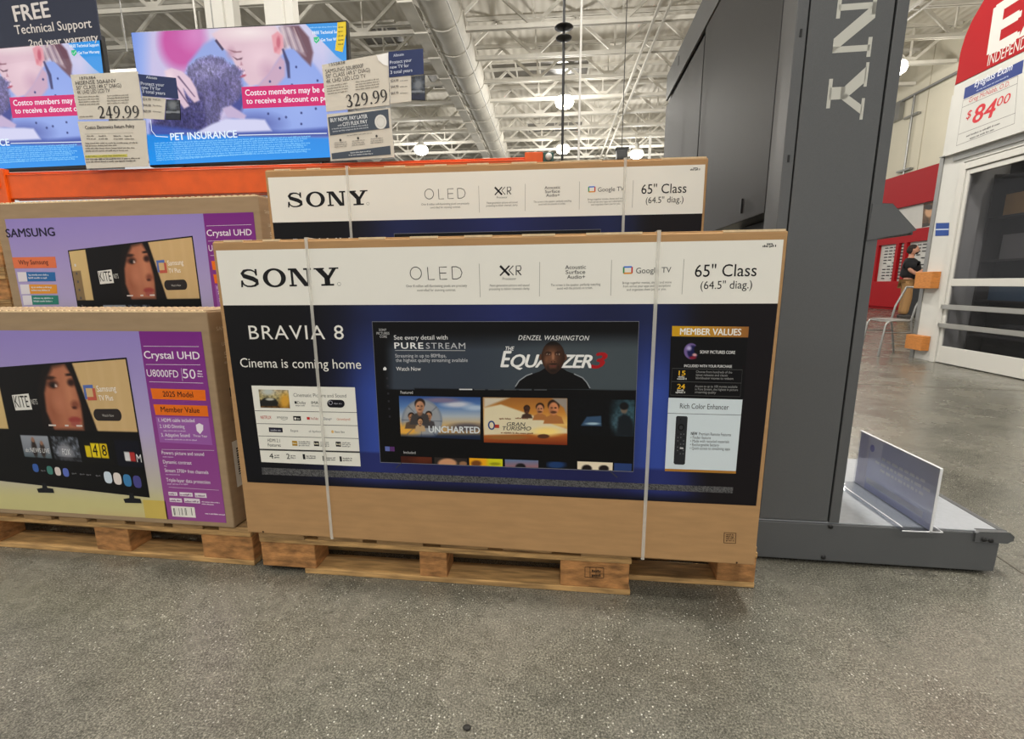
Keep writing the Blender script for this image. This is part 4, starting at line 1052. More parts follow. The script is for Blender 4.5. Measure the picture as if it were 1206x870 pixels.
    for x0, x1 in ((42, 47), (53, 55.4), (60.6, 64.6)): A.polyuv([at(x0, 28.4), at(x1, 28.4), at(x1, 29.2), at(x0, 29.2)], (210, 200, 196), 4)
    tx('abc', 22.6, 25.2, 43, .014, (226, 226, 226), .03); tx('NEWS LIVE', 26, 39, 43, .016, (226, 226, 226), .03); tx('FOX', 47.8, 53, 43.4, .022, (226, 228, 232), .06)
    tx('4', 68.4, 71.6, 43, .042, (24, 22, 16)); tx('8', 74.6, 77.6, 42.6, .038, (24, 22, 16)); tx('M', 96.6, 99.6, 44.6, .028, (230, 230, 232), .06)
    for x, y, c in ((27, 51.4, (60, 96, 170)), (36.6, 52, (70, 130, 120)), (42, 52.2, (216, 204, 200)), (47.4, 52.4, (92, 110, 190)), (75.4, 53, (206, 220, 232)), (81.6, 53.2, (226, 216, 210)), (88, 53.6, (64, 128, 180)), (94.4, 53.8, (74, 72, 140))):
        r_ = 2. if x < 60 else 2.6
        A.polyuv([at(x+r_*math.copysign(abs(math.cos(t))**.7, math.cos(t)), y-r_*1.1*math.copysign(abs(math.sin(t))**.7, math.sin(t))) for t in np.linspace(0, 2*math.pi, 22, endpoint=False)], c, 4)
    for x in (32, 53, 58.4, 62.8, 69): tx('tv+', x-1.6, x+1.6, 53, .007, (150, 150, 156))
    for k_ in range(7): A.polyuv([at(2.6, 8+k_*5.2), at(4, 8+k_*5.2), at(4, 9.6+k_*5.2), at(2.6, 9.6+k_*5.2)], (210, 206, 200) if k_ == 0 else (90, 84, 84), 4)
    # feet of the pictured TV
    for x, y in ((30.6, 60), (89, 60.2)):
        c0 = at(x, y); A.polyuv([c0+np.array(o) for o in ((-.008, .006), (.008, .006), (.010, -.012), (.032, -.014), (.034, -.030), (-.030, -.032), (-.034, -.018), (-.010, -.013))], (24, 26, 32), 4)
    # reasons list, read from the upper carton
    U(); A.poly([(14.4, 303), (65.2, 302.2), (67.2, 315.4), (17, 316)], (222, 116, 76), 2); A.text('Why Samsung', (22.6, 311.6), (57.4, 311), 5.4, (60, 30, 30), 3, .006)
    for y, c in ((320.4, (44, 106, 170)), (335, (224, 150, 52)), (347.8, (44, 128, 112))):
        k_ = (y-320)*.22
        A.poly([(20.4+k_, y), (31+k_, y), (32.6+k_, y+11), (22.2+k_, y+11.4)], (222, 216, 222), 2); A.poly([(31+k_, y-.2), (65+k_*.6, y), (66+k_*.6, y+10.6), (32.6+k_, y+11)], c, 2)
        A.greek((34+k_, y+4), (58+k_, y+4), (210, 216, 224), 3, h=1.8); A.greek((34+k_, y+7.6), (56+k_, y+7.6), (210, 216, 224), 3, h=1.8)
    return A.build('printed_label', M['print'], parent, label='purple printed carton artwork')
gal = carton(GW, GD, GH, M['box_grey'], scallop=True)
purple_print(gal)
# printed side: hand hole, sticker, lettering
h = MB(); h.box(GW-.004, .055, .44, GW+.0012, .095, .47); h.build('hand_hole', M['black'], gal, bevel=.0005, label='dark oval hand hole in the side')
S = Art((0, 0, 0), math.pi/2)
for k_ in range(12): S.raw([(.05, .17+k_*.008), (.10, .17+k_*.008), (.10, .17+k_*.008+.004+(k_ % 3)*.001), (.05, .17+k_*.008+.004+(k_ % 3)*.001)], [(0, 1, 2, 3)], (40, 38, 36), 2)
S.raw([(.035, .13), (.115, .13), (.115, .29), (.035, .29)], [(0, 1, 2, 3)], (222, 220, 212), 1)
def side_text(st, u0, u1, v, h_, col=(206, 190, 164)):
    vs_, fs_ = text_mesh(st, 0.); X = (vs_[:, 0]-vs_[:, 0].min())/np.ptp(vs_[:, 0])*(u1-u0)+u0; S.raw(np.stack([X, v+vs_[:, 1]/CAPH*h_], 1), fs_, col, 1)
side_text('SAMSUNG', .03, .12, .66, .012); side_text('U8000FD', .045, .11, .61, .012); side_text('50"', .05, .09, .57, .02); side_text('4K UHD', .045, .11, .55, .009)
S.lineuv([(.05, .36), (.10, .36), (.10, .40), (.05, .40)], .002, (110, 92, 70), 1, True)
sp = S.build('side_print', M['print'], gal); sp.location = (GW, 0, 0); sp.rotation_euler = (0, 0, math.pi/2)
place(gal, *LO, YAWB, 'purple TV carton with orange strips, low front one on the left pallet', 'TV carton', 'purple TV cartons')
gal2 = copy_tree(gal)
place(gal2, *UO, YAWB, 'purple TV carton with a dark brand name, upper rear one under the orange beam', 'TV carton', 'purple TV cartons')
mid = carton(GW, GD-.01, GH-.004, M['box_grey'], scallop=True)
place(mid, LO[0]-.004, LO[1]+.155, .145, YAWB, 'plain carton showing only its ridged top edge, between the two purple cartons', 'TV carton')
stack(4, 1.2, .5, .566, UO[0], UO[1]+.04, YAWB, lambda i: 'wooden pallet in the stack hidden behind the low purple carton', 'pallets stacked under the rear purple carton')
stack(8, .9, .3, 1.16, -2.36, .60, 0., lambda i: 'weathered wooden pallet in the tall stack at the left edge', 'pallets stacked at the far left edge')

# ================================================================== RACK BEAM, TVS, PRICE SIGNS
rack = empty('pallet_rack', (-.43, 1.0, 0), label='orange steel rack beam with uprights carrying the two lit TVs', cat='rack') if False else None
rack = empty('pallet_rack', (0, 0, 0)); tag(rack, 'orange steel rack with a long front beam below the two lit TVs', 'rack')
BY = 1.0; bt = 1.528
b = MB()
b.prism([(BY, 1.40), (BY+.05, 1.40), (BY+.05, bt+.002), (BY+.018, bt+.002), (BY+.018, bt-.012), (BY, bt-.012)], -1.86, .93, 'x')
b.build('beam', M['orange'], rack, bevel=.003)
b = MB(); b.prism([(1.95, 1.40), (2.0, 1.40), (2.0, bt), (1.95, bt)], -1.86, .93, 'x'); b.build('beam', M['orange'], rack, bevel=.003)
for x0, x1 in ((-1.93, -1.85), (.86, .945)):
    c = MB(); c.box(x0, BY-.012, 1.36, x1, BY+.02, bt+.02); c.box(x0+.03, BY-.02, 1.45, x0+.05, BY-.01, 1.50)
    c.build('beam_connector', M['orange'], rack, bevel=.003)
for x0 in (-1.98, .945):
    u_ = MB()
    u_.box(x0, BY+.002, 0, x0+.05, BY+.07, bt+.02)
    u_.build('upright', M['teal'], rack, bevel=.002)
    u_ = MB(); u_.box(x0, 1.93, 0, x0+.05, 2.0, bt+.02); u_.build('upright', M['teal'], rack, bevel=.002)
    br = MB(); br.bar((x0+.025, BY+.05, .2), (x0+.025, 1.95, .8), .03); br.bar((x0+.025, 1.95, .8), (x0+.025, BY+.05, 1.4), .03); br.build('brace', M['teal'], rack)
h = MB(); h.lathe((0, 0, 0), [(.001, .004), (.016, .004), (.016, 0)], 16)
hh = h.build('bolt', M['white2'], rack, loc=(.972, BY-.0, bt+.0)); hh.rotation_euler = (math.pi/2, 0, 0)
dk = MB()
for y in np.arange(BY+.06, 1.95, .06): dk.box(-1.86, y, bt-.012, .93, y+.006, bt-.006)
for x in np.arange(-1.85, .93, .3): dk.box(x, BY+.05, bt-.018, x+.02, 1.95, bt-.010)
dk.build('wire_deck', M['grey'], rack)

TX0, TX1, TZ0, TZ1, TY = -1.083, .004, 1.563, 2.168, 1.06
def make_tv():
    root = empty('television', (0, 0, 0))
    W = TX1-TX0; H = TZ1-TZ0
    b = MB(); b.box(-.009, 0, -.012, W+.009, .028, H+.008); b.box(W*.2, .028, .04, W*.8, .06, H*.55); tvh = b.build('housing', M['black'], root, bevel=.003)
    for x in (W*.16, W*.84):
        f = MB(); f.bar((x, .014, -.005), (x-.0, -.0, -.026), .012); f.bar((x, .014, -.005), (x, .12, -.028), .012); f.box(x-.01, -.005, -.0325, x+.01, .14, -.027); f.build('foot', M['black'], root)
    A = Art((TX0, TY, TZ0), 0.)
    def scr(p):
        X, Y = p.X, p.Y
        p.fill((176, 168, 214))
        p.grad([(156, (120, 150, 226)), (168, (150, 170, 230)), (180, (196, 188, 224)), (235, (200, 186, 220)), (380, (196, 192, 226)), (410, (120, 170, 220))], 'x')
        p.blob(215, 48, 27, 34, (196, 82, 160), .45); p.blob(228, 40, 14, 20, (214, 110, 180), .9, 0, .6)
        p.blob(340, 40, 90, 26, (206, 204, 232), 1.2, 0, .8)
        # shirt shoulder at the left, body of the shirt at the right
        p.poly([(214, 100), (222, 74), (240, 52), (258, 42), (284, 62), (292, 100), (260, 130)], (146, 164, 222), 5.)
        p.poly([(296, 104), (318, 84), (334, 58), (352, 56), (372, 78), (388, 100), (420, 130), (420, 190), (250, 190), (262, 150), (284, 130)], (138, 160, 226), 4.)
        p.blob(352, 120, 30, 44, (154, 176, 236), 1.2, 0, .6); p.blob(300, 146, 30, 12, (76, 88, 160), 1., 0, .7); p.poly([(270, 112), (284, 104), (290, 118), (284, 132), (268, 130)], (58, 66, 140), 5.)
        # dark hair behind the ear, fair hair over the head
        p.poly([(334, 30), (352, 30), (364, 44), (369, 62), (366, 78), (356, 68), (344, 54), (336, 44)], (112, 78, 90), 3.)
        p.poly([(330, 30), (342, 31), (352, 46), (360, 66), (350, 60), (340, 54), (332, 62)], (176, 156, 168), 4.)
        for k in range(7): p.poly([(328+k*3.4, 32), (329.4+k*3.4, 32), (336+k*4.4, 56+k), (334.6+k*4.4, 56+k)], (226, 206, 204) if k % 2 else (120, 98, 112), 1.4, .7)
        p.poly([(250, 40), (262, 33), (292, 29), (324, 31), (334, 42), (334, 62), (326, 72), (316, 88), (305, 100), (295, 101), (288, 95), (285, 88), (279, 82), (276, 74), (270, 62), (258, 54)], (220, 188, 200), 3.)
        p.blob(292, 38, 34, 9, (240, 224, 224), 1.2, 0, .8); p.blob(306, 66, 14, 14, (232, 202, 212), 1.2, 0, .7)
        p.blob(316, 84, 9, 12, (196, 156, 180), 1.2, -.5, .6); p.blob(272, 62, 5, 7, (190, 146, 166), 1., 0, .6)
        p.poly([(320, 42), (327, 37), (333, 42), (334, 54), (329, 64), (323, 62)], (226, 156, 166), 2.); p.blob(328, 50, 2.4, 7, (196, 104, 122), .7); p.blob(325, 58, 2, 3, (214, 130, 144), .8)
        p.poly([(304, 100), (316, 88), (330, 66), (336, 72), (336, 90), (322, 106), (308, 110)], (198, 164, 188), 4.)
        p.poly([(332, 58), (334, 57), (341, 74), (342, 92), (339, 92), (337, 76)], (64, 64, 110), 1.6); p.poly([(253, 48), (255, 46), (264, 58), (262, 60)], (72, 60, 90), 1.2)
        p.poly([(269, 58.5), (279, 60.5), (285, 60), (284, 61.8), (276, 62.4)], (150, 108, 120), 1.2); p.poly([(274, 66.5), (280, 69.5), (286, 67.6), (284.6, 70.2), (279, 71)], (96, 62, 80), 1.2); p.poly([(283, 77), (284, 72), (286, 77)], (180, 130, 146), 1.4)
        p.blob(286, 89.6, 4.2, 1.5, (176, 86, 108), .6, -.35); p.blob(281, 82, 2.4, 2.4, (210, 160, 172), .8)
        # grey furry pet held close
        m0 = p.C.copy()
        G = (96, 90, 136)
        p.poly([(218, 96), (222, 80), (234, 70), (248, 66), (262, 69), (272, 77), (280, 79), (287, 84), (283, 90), (285, 102), (282, 116), (272, 124), (262, 128), (258, 140), (262, 152), (236, 158), (204, 160), (178, 150), (182, 128), (200, 118), (214, 108)], G, 4.5)
        fur = np.clip(np.abs(p.C-m0).sum(1)/30, 0, 1)
        p.blob(246, 82, 24, 13, (142, 136, 178), 1.3, .1, .75*1.); p.C = np.where(fur[:, None] > .2, p.C, m0)
        m1 = p.C.copy(); p.blob(214, 142, 38, 20, (62, 60, 104), 1.1, 0, .85); p.blob(262, 108, 20, 16, (84, 78, 126), 1.2, 0, .6); p.blob(278, 100, 7, 9, (118, 108, 154), 1., 0, .6); p.C = np.where(fur[:, None] > .2, p.C, m1)
        ang = vnoise(X*.05, Y*.05)*3
        p.noise(.35, .55*1., fur, 1., .7); p.noise(.9, .55, fur, 1.4, .5); p.noise(1.6, .35, fur)
        p.poly([(262, 128), (272, 124), (290, 136), (288, 141), (268, 138)], (192, 172, 206), 2.5)
        # hand under the pet
        p.poly([(194, 84), (202, 80), (214, 84), (224, 92), (231, 104), (235, 118), (229, 121), (221, 112), (216, 104), (219, 116), (223, 125), (217, 128), (207, 114), (200, 100)], (220, 192, 208), 2.)
        for a, b_ in (((209, 90), (229, 114)), ((204, 98), (221, 122))): p.poly([a, (a[0]+1.8, a[1]-.6), (b_[0]+1, b_[1]), b_], (84, 62, 96), 1.4)
        p.blob(200, 90, 5, 8, (236, 214, 222), 1., -.4, .6)
        # lap and cloth
        p.poly([(176, 146), (240, 154), (300, 152), (330, 154), (385, 150), (411, 150), (411, 162), (176, 164)], (66, 84, 164), 4., .8)
        p.poly([(233, 155), (250, 146), (266, 140), (300, 140), (312, 141), (320, 154), (300, 155), (240, 157)], (208, 208, 238), 3.)
        for x, y in ((330, 80), (349, 79), (344, 100), (355, 133), (337, 138), (329, 140), (355, 146), (374, 95), (318, 96), (316, 134), (372, 128)): p.blob(x, y, 1.3, 1.5, (44, 56, 116), .5)
        # top right ribbon, bottom band
        p.poly([(352, 20), (420, 20), (420, 84), (396, 66)], (60, 150, 226), 1.2)
        p.mix(np.clip((Y-(157+(176-X)*-.02))/3, 0, 1), (30, 136, 224)); p.mix(np.clip((Y-160)/30, 0, 1)*.6, (24, 150, 240))
    A.raster((154.6, 38.6), (407, 26.2), (411, 184.2), (176.6, 194.4), 300, 168, scr, 1)
    LWs = (228, 238, 250)
    A.line([(177.5, 141), (178.8, 154), (184, 160.4), (198, 161.4)], .0036, LWs, 2); A.line([(281, 159.2), (385, 157)], .0036, LWs, 2)
    A.text('PET INSURANCE', (201.5, 165.2), (279.5, 161.8), 8.2, (226, 240, 252), 2, .03)
    A.poly([(284.5, 102.5), (396, 97.4), (398, 123.6), (286.2, 128)], (206, 24, 104), 2)
    A.text('Costco members may be eligible', (289.4, 112.4), (412, 107), 7., (244, 234, 240), 3, .02) if False else None
    A.text('Costco members may be', (289.4, 112.8), (376.5, 108.8), 7., (244, 234, 240), 3, .02)
    A.text('to receive a discount on pet', (290.6, 122.4), (389, 118.4), 6.6, (244, 234, 240), 3, .02)
    A.text('e', (380, 108.7), (385, 108.5), 7., (244, 234, 240), 3, .02)
    for k_ in range(9): A.greek((182.2+k_*.3, 169.6+k_*2.5), (366-(k_ == 8)*60-(k_ % 3)*4, 161.4+k_*2.5), (120, 196, 248), 2, h=1.7, seed=k_)
    A.greek((365, 33.4), (400, 31.8), (150, 206, 246), 2, h=1.5)
    A.text('FREE Technical Support', (368.5, 40.6), (406, 38.6), 3.6, (240, 248, 252), 2, .02); A.text('Get Your Warranty', (378.4, 48.8), (406, 47.2), 3.4, (240, 248, 252), 2, .02)
    A.poly([(369.4, 44), (376, 43.2), (376.4, 48), (372.6, 51.4), (370, 48.6)], (60, 190, 130), 2); A.line([(371, 47), (372.6, 48.6), (375.6, 44.6)], .002, (240, 250, 250), 3)
    A.build('screen', M['screen'], tvh, label='lit screen showing a woman hugging a grey pet')
    return root
tv = make_tv()
place(tv, TX0, TY, TZ0, 0, 'large lit flat TV on the orange rack, right of the 249.99 sign', 'television', 'lit TVs on the orange rack')
tv2 = copy_tree(tv)
place(tv2, -2.352, TY, TZ0, 0, 'large lit flat TV at the left edge, partly under the navy board', 'television', 'lit TVs on the orange rack')
# yellow tag stuck on the right TV corner
A = Art((0, TY-.006, 0), 0.); A.poly([(397.5, 26.5), (407.4, 25.6), (407.6, 40), (403.6, 61.6), (394.8, 59.4), (397, 40)], (226, 200, 36), 1)
for k_ in range(5): A.greek((398.5, 33+k_*5), (405, 32.6+k_*5), (120, 104, 20), 2, h=1.6)
t_ = A.build('sticker', M['card_print'], None); t_.location = (0, TY-.006, 0); tag(t_, 'yellow paper tag hanging over the top right corner of the TV', 'tag')
def solidify(o, t=.0008):
    s_ = o.modifiers.new('thickness', 'SOLIDIFY'); s_.thickness = t; s_.offset = 0
solidify(t_)

def card(art, pts, name, parent, m, t=.0016, y=0.):
    """thin rigid card whose outline is read from pixels on the art's plane"""
    P = [art.uv(*p) for p in pts]
    b = MB(); b.prism([(p[0], p[1]) for p in P], y, y+t, 'y'); return b.build(name, m, parent)
PAPER = mat('white_card_stock', (206, 200, 188), .5)
SGY = .975
def sign_249():
    root = empty('price_sign', (0, SGY, 0))
    A = Art((0, SGY, 0), 0.)
    card(A, [(82.5, 88), (162, 83.6), (164, 87), (171, 140.5), (175.6, 197.4), (101.2, 200.6), (91, 142)], 'acrylic_holder', root, M['acrylic'], y=.004)
    card(A, [(83, 88), (162, 84), (169.6, 139.6), (92.4, 140.6)], 'price_card', root, PAPER)
    card(A, [(91.4, 143.2), (171, 141.6), (175, 195.6), (102, 198.6)], 'policy_card', root, PAPER)
    card(A, [(163, 87.4), (207.6, 92), (210.8, 116.6), (168.4, 113.2)], 'protection_card', root, M['navy'], y=-.003)
    card(A, [(167.6, 113), (195.6, 116), (193.6, 141), (170, 139.6)], 'rate_card', root, PAPER, y=-.0015)
    card(A, [(196, 117), (212, 118), (213.2, 141.6), (195, 141)], 'leaflet', root, M['black'], y=-.0015)
    K = (54, 50, 46)
    A.text('1876384', (94, 94), (113, 93), 3.4, K, 4); A.text('HISENSE 50A6NV', (89.6, 100.2), (137, 97.2), 4.4, K, 4); A.text('50" CLASS (49.5" DIAG)', (90.4, 105.8), (143, 102.6), 4.4, K, 4); A.text('4K UHD LED LCD TV', (91.4, 111.2), (129.6, 108.8), 4.4, K, 4)
    for k_ in range(4):
        A.greek((92+k_*.5, 115+k_*3), (118, 114+k_*3), (120, 114, 104), 4, h=1.5); A.greek((126.5, 113.6+k_*3), (152, 112.4+k_*3), (120, 114, 104), 4, h=1.5)
    serif_number(A, '249.99', (116.8, 139.4), (165.8, 138.6), 14.2, (38, 34, 34))
    A.greek((94, 138.4), (111, 137.6), (120, 114, 104), 4, h=1.6)
    A.text('Costco Electronics Return Policy', (100.8, 152.2), (158.6, 150.4), 3.9, (44, 40, 40), 3, .02)
    A.line([(100, 158), (157, 156.6)], .001, (120, 114, 104), 3)
    for k_, x in enumerate((102.5, 116.5, 134, 147)): A.greek((x, 161), (x+9, 160.8), (110, 104, 96), 3, h=1.6); A.greek((x, 164.4), (x+11, 164.2), (110, 104, 96), 3, h=1.6)
    for y, x2 in ((169.6, 162), (172.6, 138), (175.6, 160), (178.6, 152)): A.greek((101, y), (x2, y-.8), (110, 104, 96), 3, h=1.7)
    A.poly([(100.4, 183), (150, 181.4), (150.2, 184.6), (101, 186)], (206, 200, 84), 3); A.greek((101, 185), (149, 183.6), (110, 104, 60), 4, h=1.5)
    A.greek((101, 188.6), (165.6, 187), (80, 74, 70), 3, h=1.7); A.greek((102, 191.6), (160, 190), (80, 74, 70), 3, h=1.7)
    protect(A, (166.4, 92.4), (208, 0), 0)
    A.build('print', M['card_print'], root)
    return root
DIG = {
 '2': [([(.08, .74), (.16, .9), (.34, .98), (.56, .95), (.70, .82), (.72, .66), (.62, .46), (.40, .24), (.14, .06)], [.07, .08, .09, .13, .19, .2, .16, .11, .08]), ([(.10, .06), (.78, .06)], [.15, .15]), ([(.78, .04), (.84, .26)], [.08, .03])],
 '4': [([(.56, .98), (.06, .30)], [.07, .08]), ([(.04, .28), (.90, .28)], [.1, .1]), ([(.60, 1.0), (.60, .0)], [.19, .19]), ([(.44, .02), (.78, .02)], [.05, .05])],
 '9': [([(.5, .98), (.26, .92), (.14, .68), (.24, .46), (.44, .40), (.62, .5)], [.08, .12, .2, .14, .09, .06]), ([(.5, .98), (.72, .90), (.82, .62), (.76, .34), (.52, .1), (.16, .0)], [.08, .13, .2, .18, .1, .06])],
 '3': [([(.10, .78), (.26, .94), (.46, .98), (.66, .88), (.68, .72), (.54, .58), (.34, .52)], [.07, .08, .1, .16, .18, .12, .06]), ([(.34, .53), (.60, .48), (.76, .32), (.70, .14), (.46, .03), (.22, .05), (.08, .14)], [.06, .12, .2, .18, .1, .09, .12])],
 '8': [([(.46, .98), (.24, .9), (.22, .74), (.44, .56), (.72, .36), (.76, .18), (.5, .02), (.2, .12), (.16, .3), (.36, .5), (.66, .72), (.7, .88), (.46, .98)], [.09, .13, .16, .14, .16, .16, .09, .14, .15, .09, .1, .12, .09])],
}
def serif_number(A, st, a, b, h, col, layer=4):
    P0, P1 = A.uv(*a), A.uv(*b); d = P1-P0; w = np.linalg.norm(d); d /= w; n_ = np.array([-d[1], d[0]]); hh = abs((A.uv(a[0], a[1]-h)-P0)@n_)
    ws = [.5 if c == '.' else 1. for c in st]; tot = sum(ws); x = 0.
    for c, wc in zip(st, ws):
        cw = w*wc/tot
        if c == '.':
            ctr = P0+d*(x+cw*.5)+n_*hh*.07; A.raw([ctr]+[ctr+hh*.09*(math.cos(t)*d+math.sin(t)*n_) for t in np.linspace(0, 2*math.pi, 12, endpoint=False)], [(0, 1+i, 1+(i+1) % 12) for i in range(12)], col, layer)
        else:
            for pts, wd in DIG[c]:
                # smooth the stroke
                pp = np.array(pts); tt = np.linspace(0, len(pp)-1, len(pp)*3); q = np.stack([np.interp(tt, range(len(pp)), pp[:, 0]), np.interp(tt, range(len(pp)), pp[:, 1])], 1); ww = np.interp(tt, range(len(pp)), wd)
                A.lineuv([P0+d*(x+cw*.96*p[0])+n_*hh*p[1] for p in q], list(ww*hh*.85), col, layer)
        x += cw
def protect(A, a, b, kind):
    LWp = (206, 214, 232)
    if kind == 0:
        A.text('Allstate', (173, 92.6), (186, 94), 3., LWp, 16, .01); A.text('Protect your', (166.8, 100.4), (194.4, 102.4), 3.8, LWp, 16, .01); A.text('new TV for', (167.8, 105), (190, 107), 3.8, LWp, 16, .01); A.text('3 total years', (168.6, 109.6), (195.4, 112.2), 3.8, LWp, 16, .01)
        for k_, y in enumerate((118.4, 125.4, 132.4)):
            A.text(('$24.99', '$44.99', '$69.99')[k_], (168.6+k_*.4, y), (178.4, y+.8), 3., (60, 56, 60), 11, .01); A.greek((180.6, y-.6), (190.6, y+.3), (120, 116, 110), 11, h=1.4)
        def ph(p): p.fill((44, 50, 60)); p.noise(.5, 1.8); p.blob(204, 124, 5, 5, (110, 116, 124), .8); p.mix((p.Y > 134)*.8, (20, 26, 44)); p.mix(((p.Y > 131)*(p.Y < 133.4))*.7, (150, 156, 164))
        A.raster((196.4, 117.6), (211.6, 118.6), (212.8, 141), (195.6, 140.6), 24, 34, ph, 11)
    else:
        A.text('Allstate', (463.8, 67.6), (476, 65.8), 3.2, LWp, 16, .01); A.text('Protect your', (459.8, 76), (485.4, 72.8), 3.8, LWp, 16, .01); A.text('new TV for', (460, 81.6), (482, 79.2), 3.8, LWp, 16, .01); A.text('3 total years', (460.4, 87.6), (486, 84.8), 3.8, LWp, 16, .01)
        for k_, y in enumerate((97, 104, 111.6)):
            A.text(('$24.99', '$44.99', '$69.99')[k_], (460.6, y), (469.6, y-.6), 3., (60, 56, 60), 11, .01); A.greek((471.6, y-1), (480.6, y-1.6), (120, 116, 110), 11, h=1.4)
        def ph(p): p.fill((44, 50, 60)); p.noise(.5, 1.8); p.blob(493, 100, 5, 6, (110, 116, 124), .8); p.mix((p.Y > 111)*.8, (20, 26, 54)); p.mix(((p.Y > 107)*(p.Y < 109.4))*.7, (150, 156, 164))
        A.raster((484.6, 91), (500, 88.8), (500.6, 118), (484.8, 117.6), 24, 34, ph, 11)
s1 = sign_249(); tag(s1, 'white price sign reading 249.99 between the two TVs', 'price sign', 'price signs in front of the TVs')
def sign_329():
    root = empty('price_sign', (0, SGY, 0)); A = Art((0, SGY, 0), 0.)
    card(A, [(378.6, 76), (457.6, 61.2), (460, 125), (465.4, 186.6), (389.4, 190.4), (385.6, 136)], 'acrylic_holder', root, M['acrylic'], y=.004)
    card(A, [(379, 76.4), (457.4, 61.8), (458.6, 123.6), (384.4, 131.6)], 'price_card', root, PAPER)
    card(A, [(384.8, 134.6), (459.4, 127), (464.6, 185), (389.4, 189.6)], 'offer_card', root, PAPER)
    card(A, [(457.6, 61.4), (498.4, 57.6), (499.4, 87.6), (458.4, 91.4)], 'protection_card', root, M['navy'], y=-.003)
    card(A, [(458.6, 91.4), (484, 89.2), (484.6, 119.4), (460, 122)], 'rate_card', root, PAPER, y=-.0015)
    card(A, [(484.4, 90.6), (500.4, 88.4), (501, 118.4), (484.8, 118)], 'leaflet', root, M['black'], y=-.0015)
    K = (54, 50, 46)
    A.text('1555838', (388, 78.2), (406.6, 75), 3.6, K, 4); A.text('SAMSUNG 50U8000F', (383.6, 86.8), (428.6, 79.4), 4.6, K, 4); A.text('50" CLASS (49.5" DIAG)', (384.2, 92.6), (436, 84.4), 4.6, K, 4); A.text('4K UHD LED LCD TV', (384.6, 98.4), (431, 91.6), 4.6, K, 4)
    for k_ in range(4): A.greek((385+k_*.3, 102.4+k_*3), (410, 98.8+k_*3), (120, 114, 104), 4, h=1.5); A.greek((419, 97.4+k_*3), (447, 93.6+k_*3), (120, 114, 104), 4, h=1.5)
    serif_number(A, '329.99', (408.6, 126.8), (458, 119.6), 15, (38, 34, 34))
    A.poly([(443.4, 65.2), (457.2, 62.4), (457.4, 78), (452, 76.4), (446, 71.4)], (236, 236, 236), 3)
    D = (62, 72, 86)
    A.poly([(386.4, 138.2), (457.2, 128.4), (458.8, 150.6), (388.8, 159.6)], D, 3); A.poly([(390.4, 180.6), (459.6, 171.6), (460.4, 181.8), (391.4, 187.6)], D, 3)
    A.text('BUY NOW, PAY LATER', (389.6, 144), (433, 139), 4.4, (228, 232, 236), 4, .014); A.text('CITI FLEX PAY', (404, 148.6), (433, 145), 4.2, (228, 232, 236), 4, .014); A.text('with', (398, 149), (403, 148.4), 2.4, (228, 232, 236), 4)
    A.greek((391, 152.6), (434, 147.8), (180, 186, 194), 4, h=1.4); A.greek((392, 155.6), (434, 150.8), (180, 186, 194), 4, h=1.4)
    A.ell(448.4, 143.6, 7, 8.6, (212, 212, 208), 4, 26); A.ell(448.4, 143.6, 4.6, 5.6, (180, 180, 176), 5, 20, .0014)
    for x in (401, 421.8, 443.6):
        y = 165-(x-401)*.11; A.ell(x, y, 1.3, 1.6, K, 4, 10)
        for k_ in range(3): A.greek((x-7, y+4+k_*2.4), (x+8, y+2.6+k_*2.4), (140, 136, 130), 4, h=1.3)
    A.greek((409, 160.4), (438, 157), (140, 136, 130), 4, h=1.4); A.greek((413, 180.8), (437, 178.4), (200, 204, 208), 4, h=1.4); A.greek((411, 183.4), (440, 181.4), (200, 204, 208), 4, h=1.4)
    protect(A, None, None, 1)
    A.build('print', M['card_print'], root)
    return root
s2 = sign_329(); tag(s2, 'white price sign reading 329.99 at the right end of the right TV', 'price sign', 'price signs in front of the TVs')

# navy hanging board, upper left
NB = empty('support_board', (0, .99, 0)); tag(NB, 'dark navy board reading FREE Technical Support, hanging over the left TV', 'sign board')
A = Art((0, .99, 0), 0.)
bl, br_ = A.uv(-6, 57), A.uv(118.6, 46.6)
tr_ = A.uv(112, 0); dv = tr_-br_; top = br_+dv/dv[1]*.42
b = MB(); b.prism([tuple(bl), tuple(br_), tuple(top), (bl[0]-.4, top[1]+.02), (bl[0]-.4, bl[1]-.03)], 0, .006, 'y'); b.build('board', mat('navy_board', (40, 46, 66), .3), NB)
LWn = (214, 208, 206)
A.text('FREE', (18.4, 25.6), (59.6, 19.8), 18.6, LWn, 1, .03); A.text('Technical Support', (18.6, 40.6), (108.4, 32.4), 10.6, LWn, 1, .014)
A.text('2nd year warranty', (35, 55), (116, 47.6), 8.2, LWn, 1, .02)
A.build('print', M['card_print'], NB)
b = MB(); b.tube([(-1.3, .993, float(top[1])), (-1.3, .993, 8.4)], .004, 6); b.tube([(-1.95, .993, float(top[1])), (-1.95, .993, 8.4)], .004, 6); b.build('hanging_wire', M['grey'], NB)

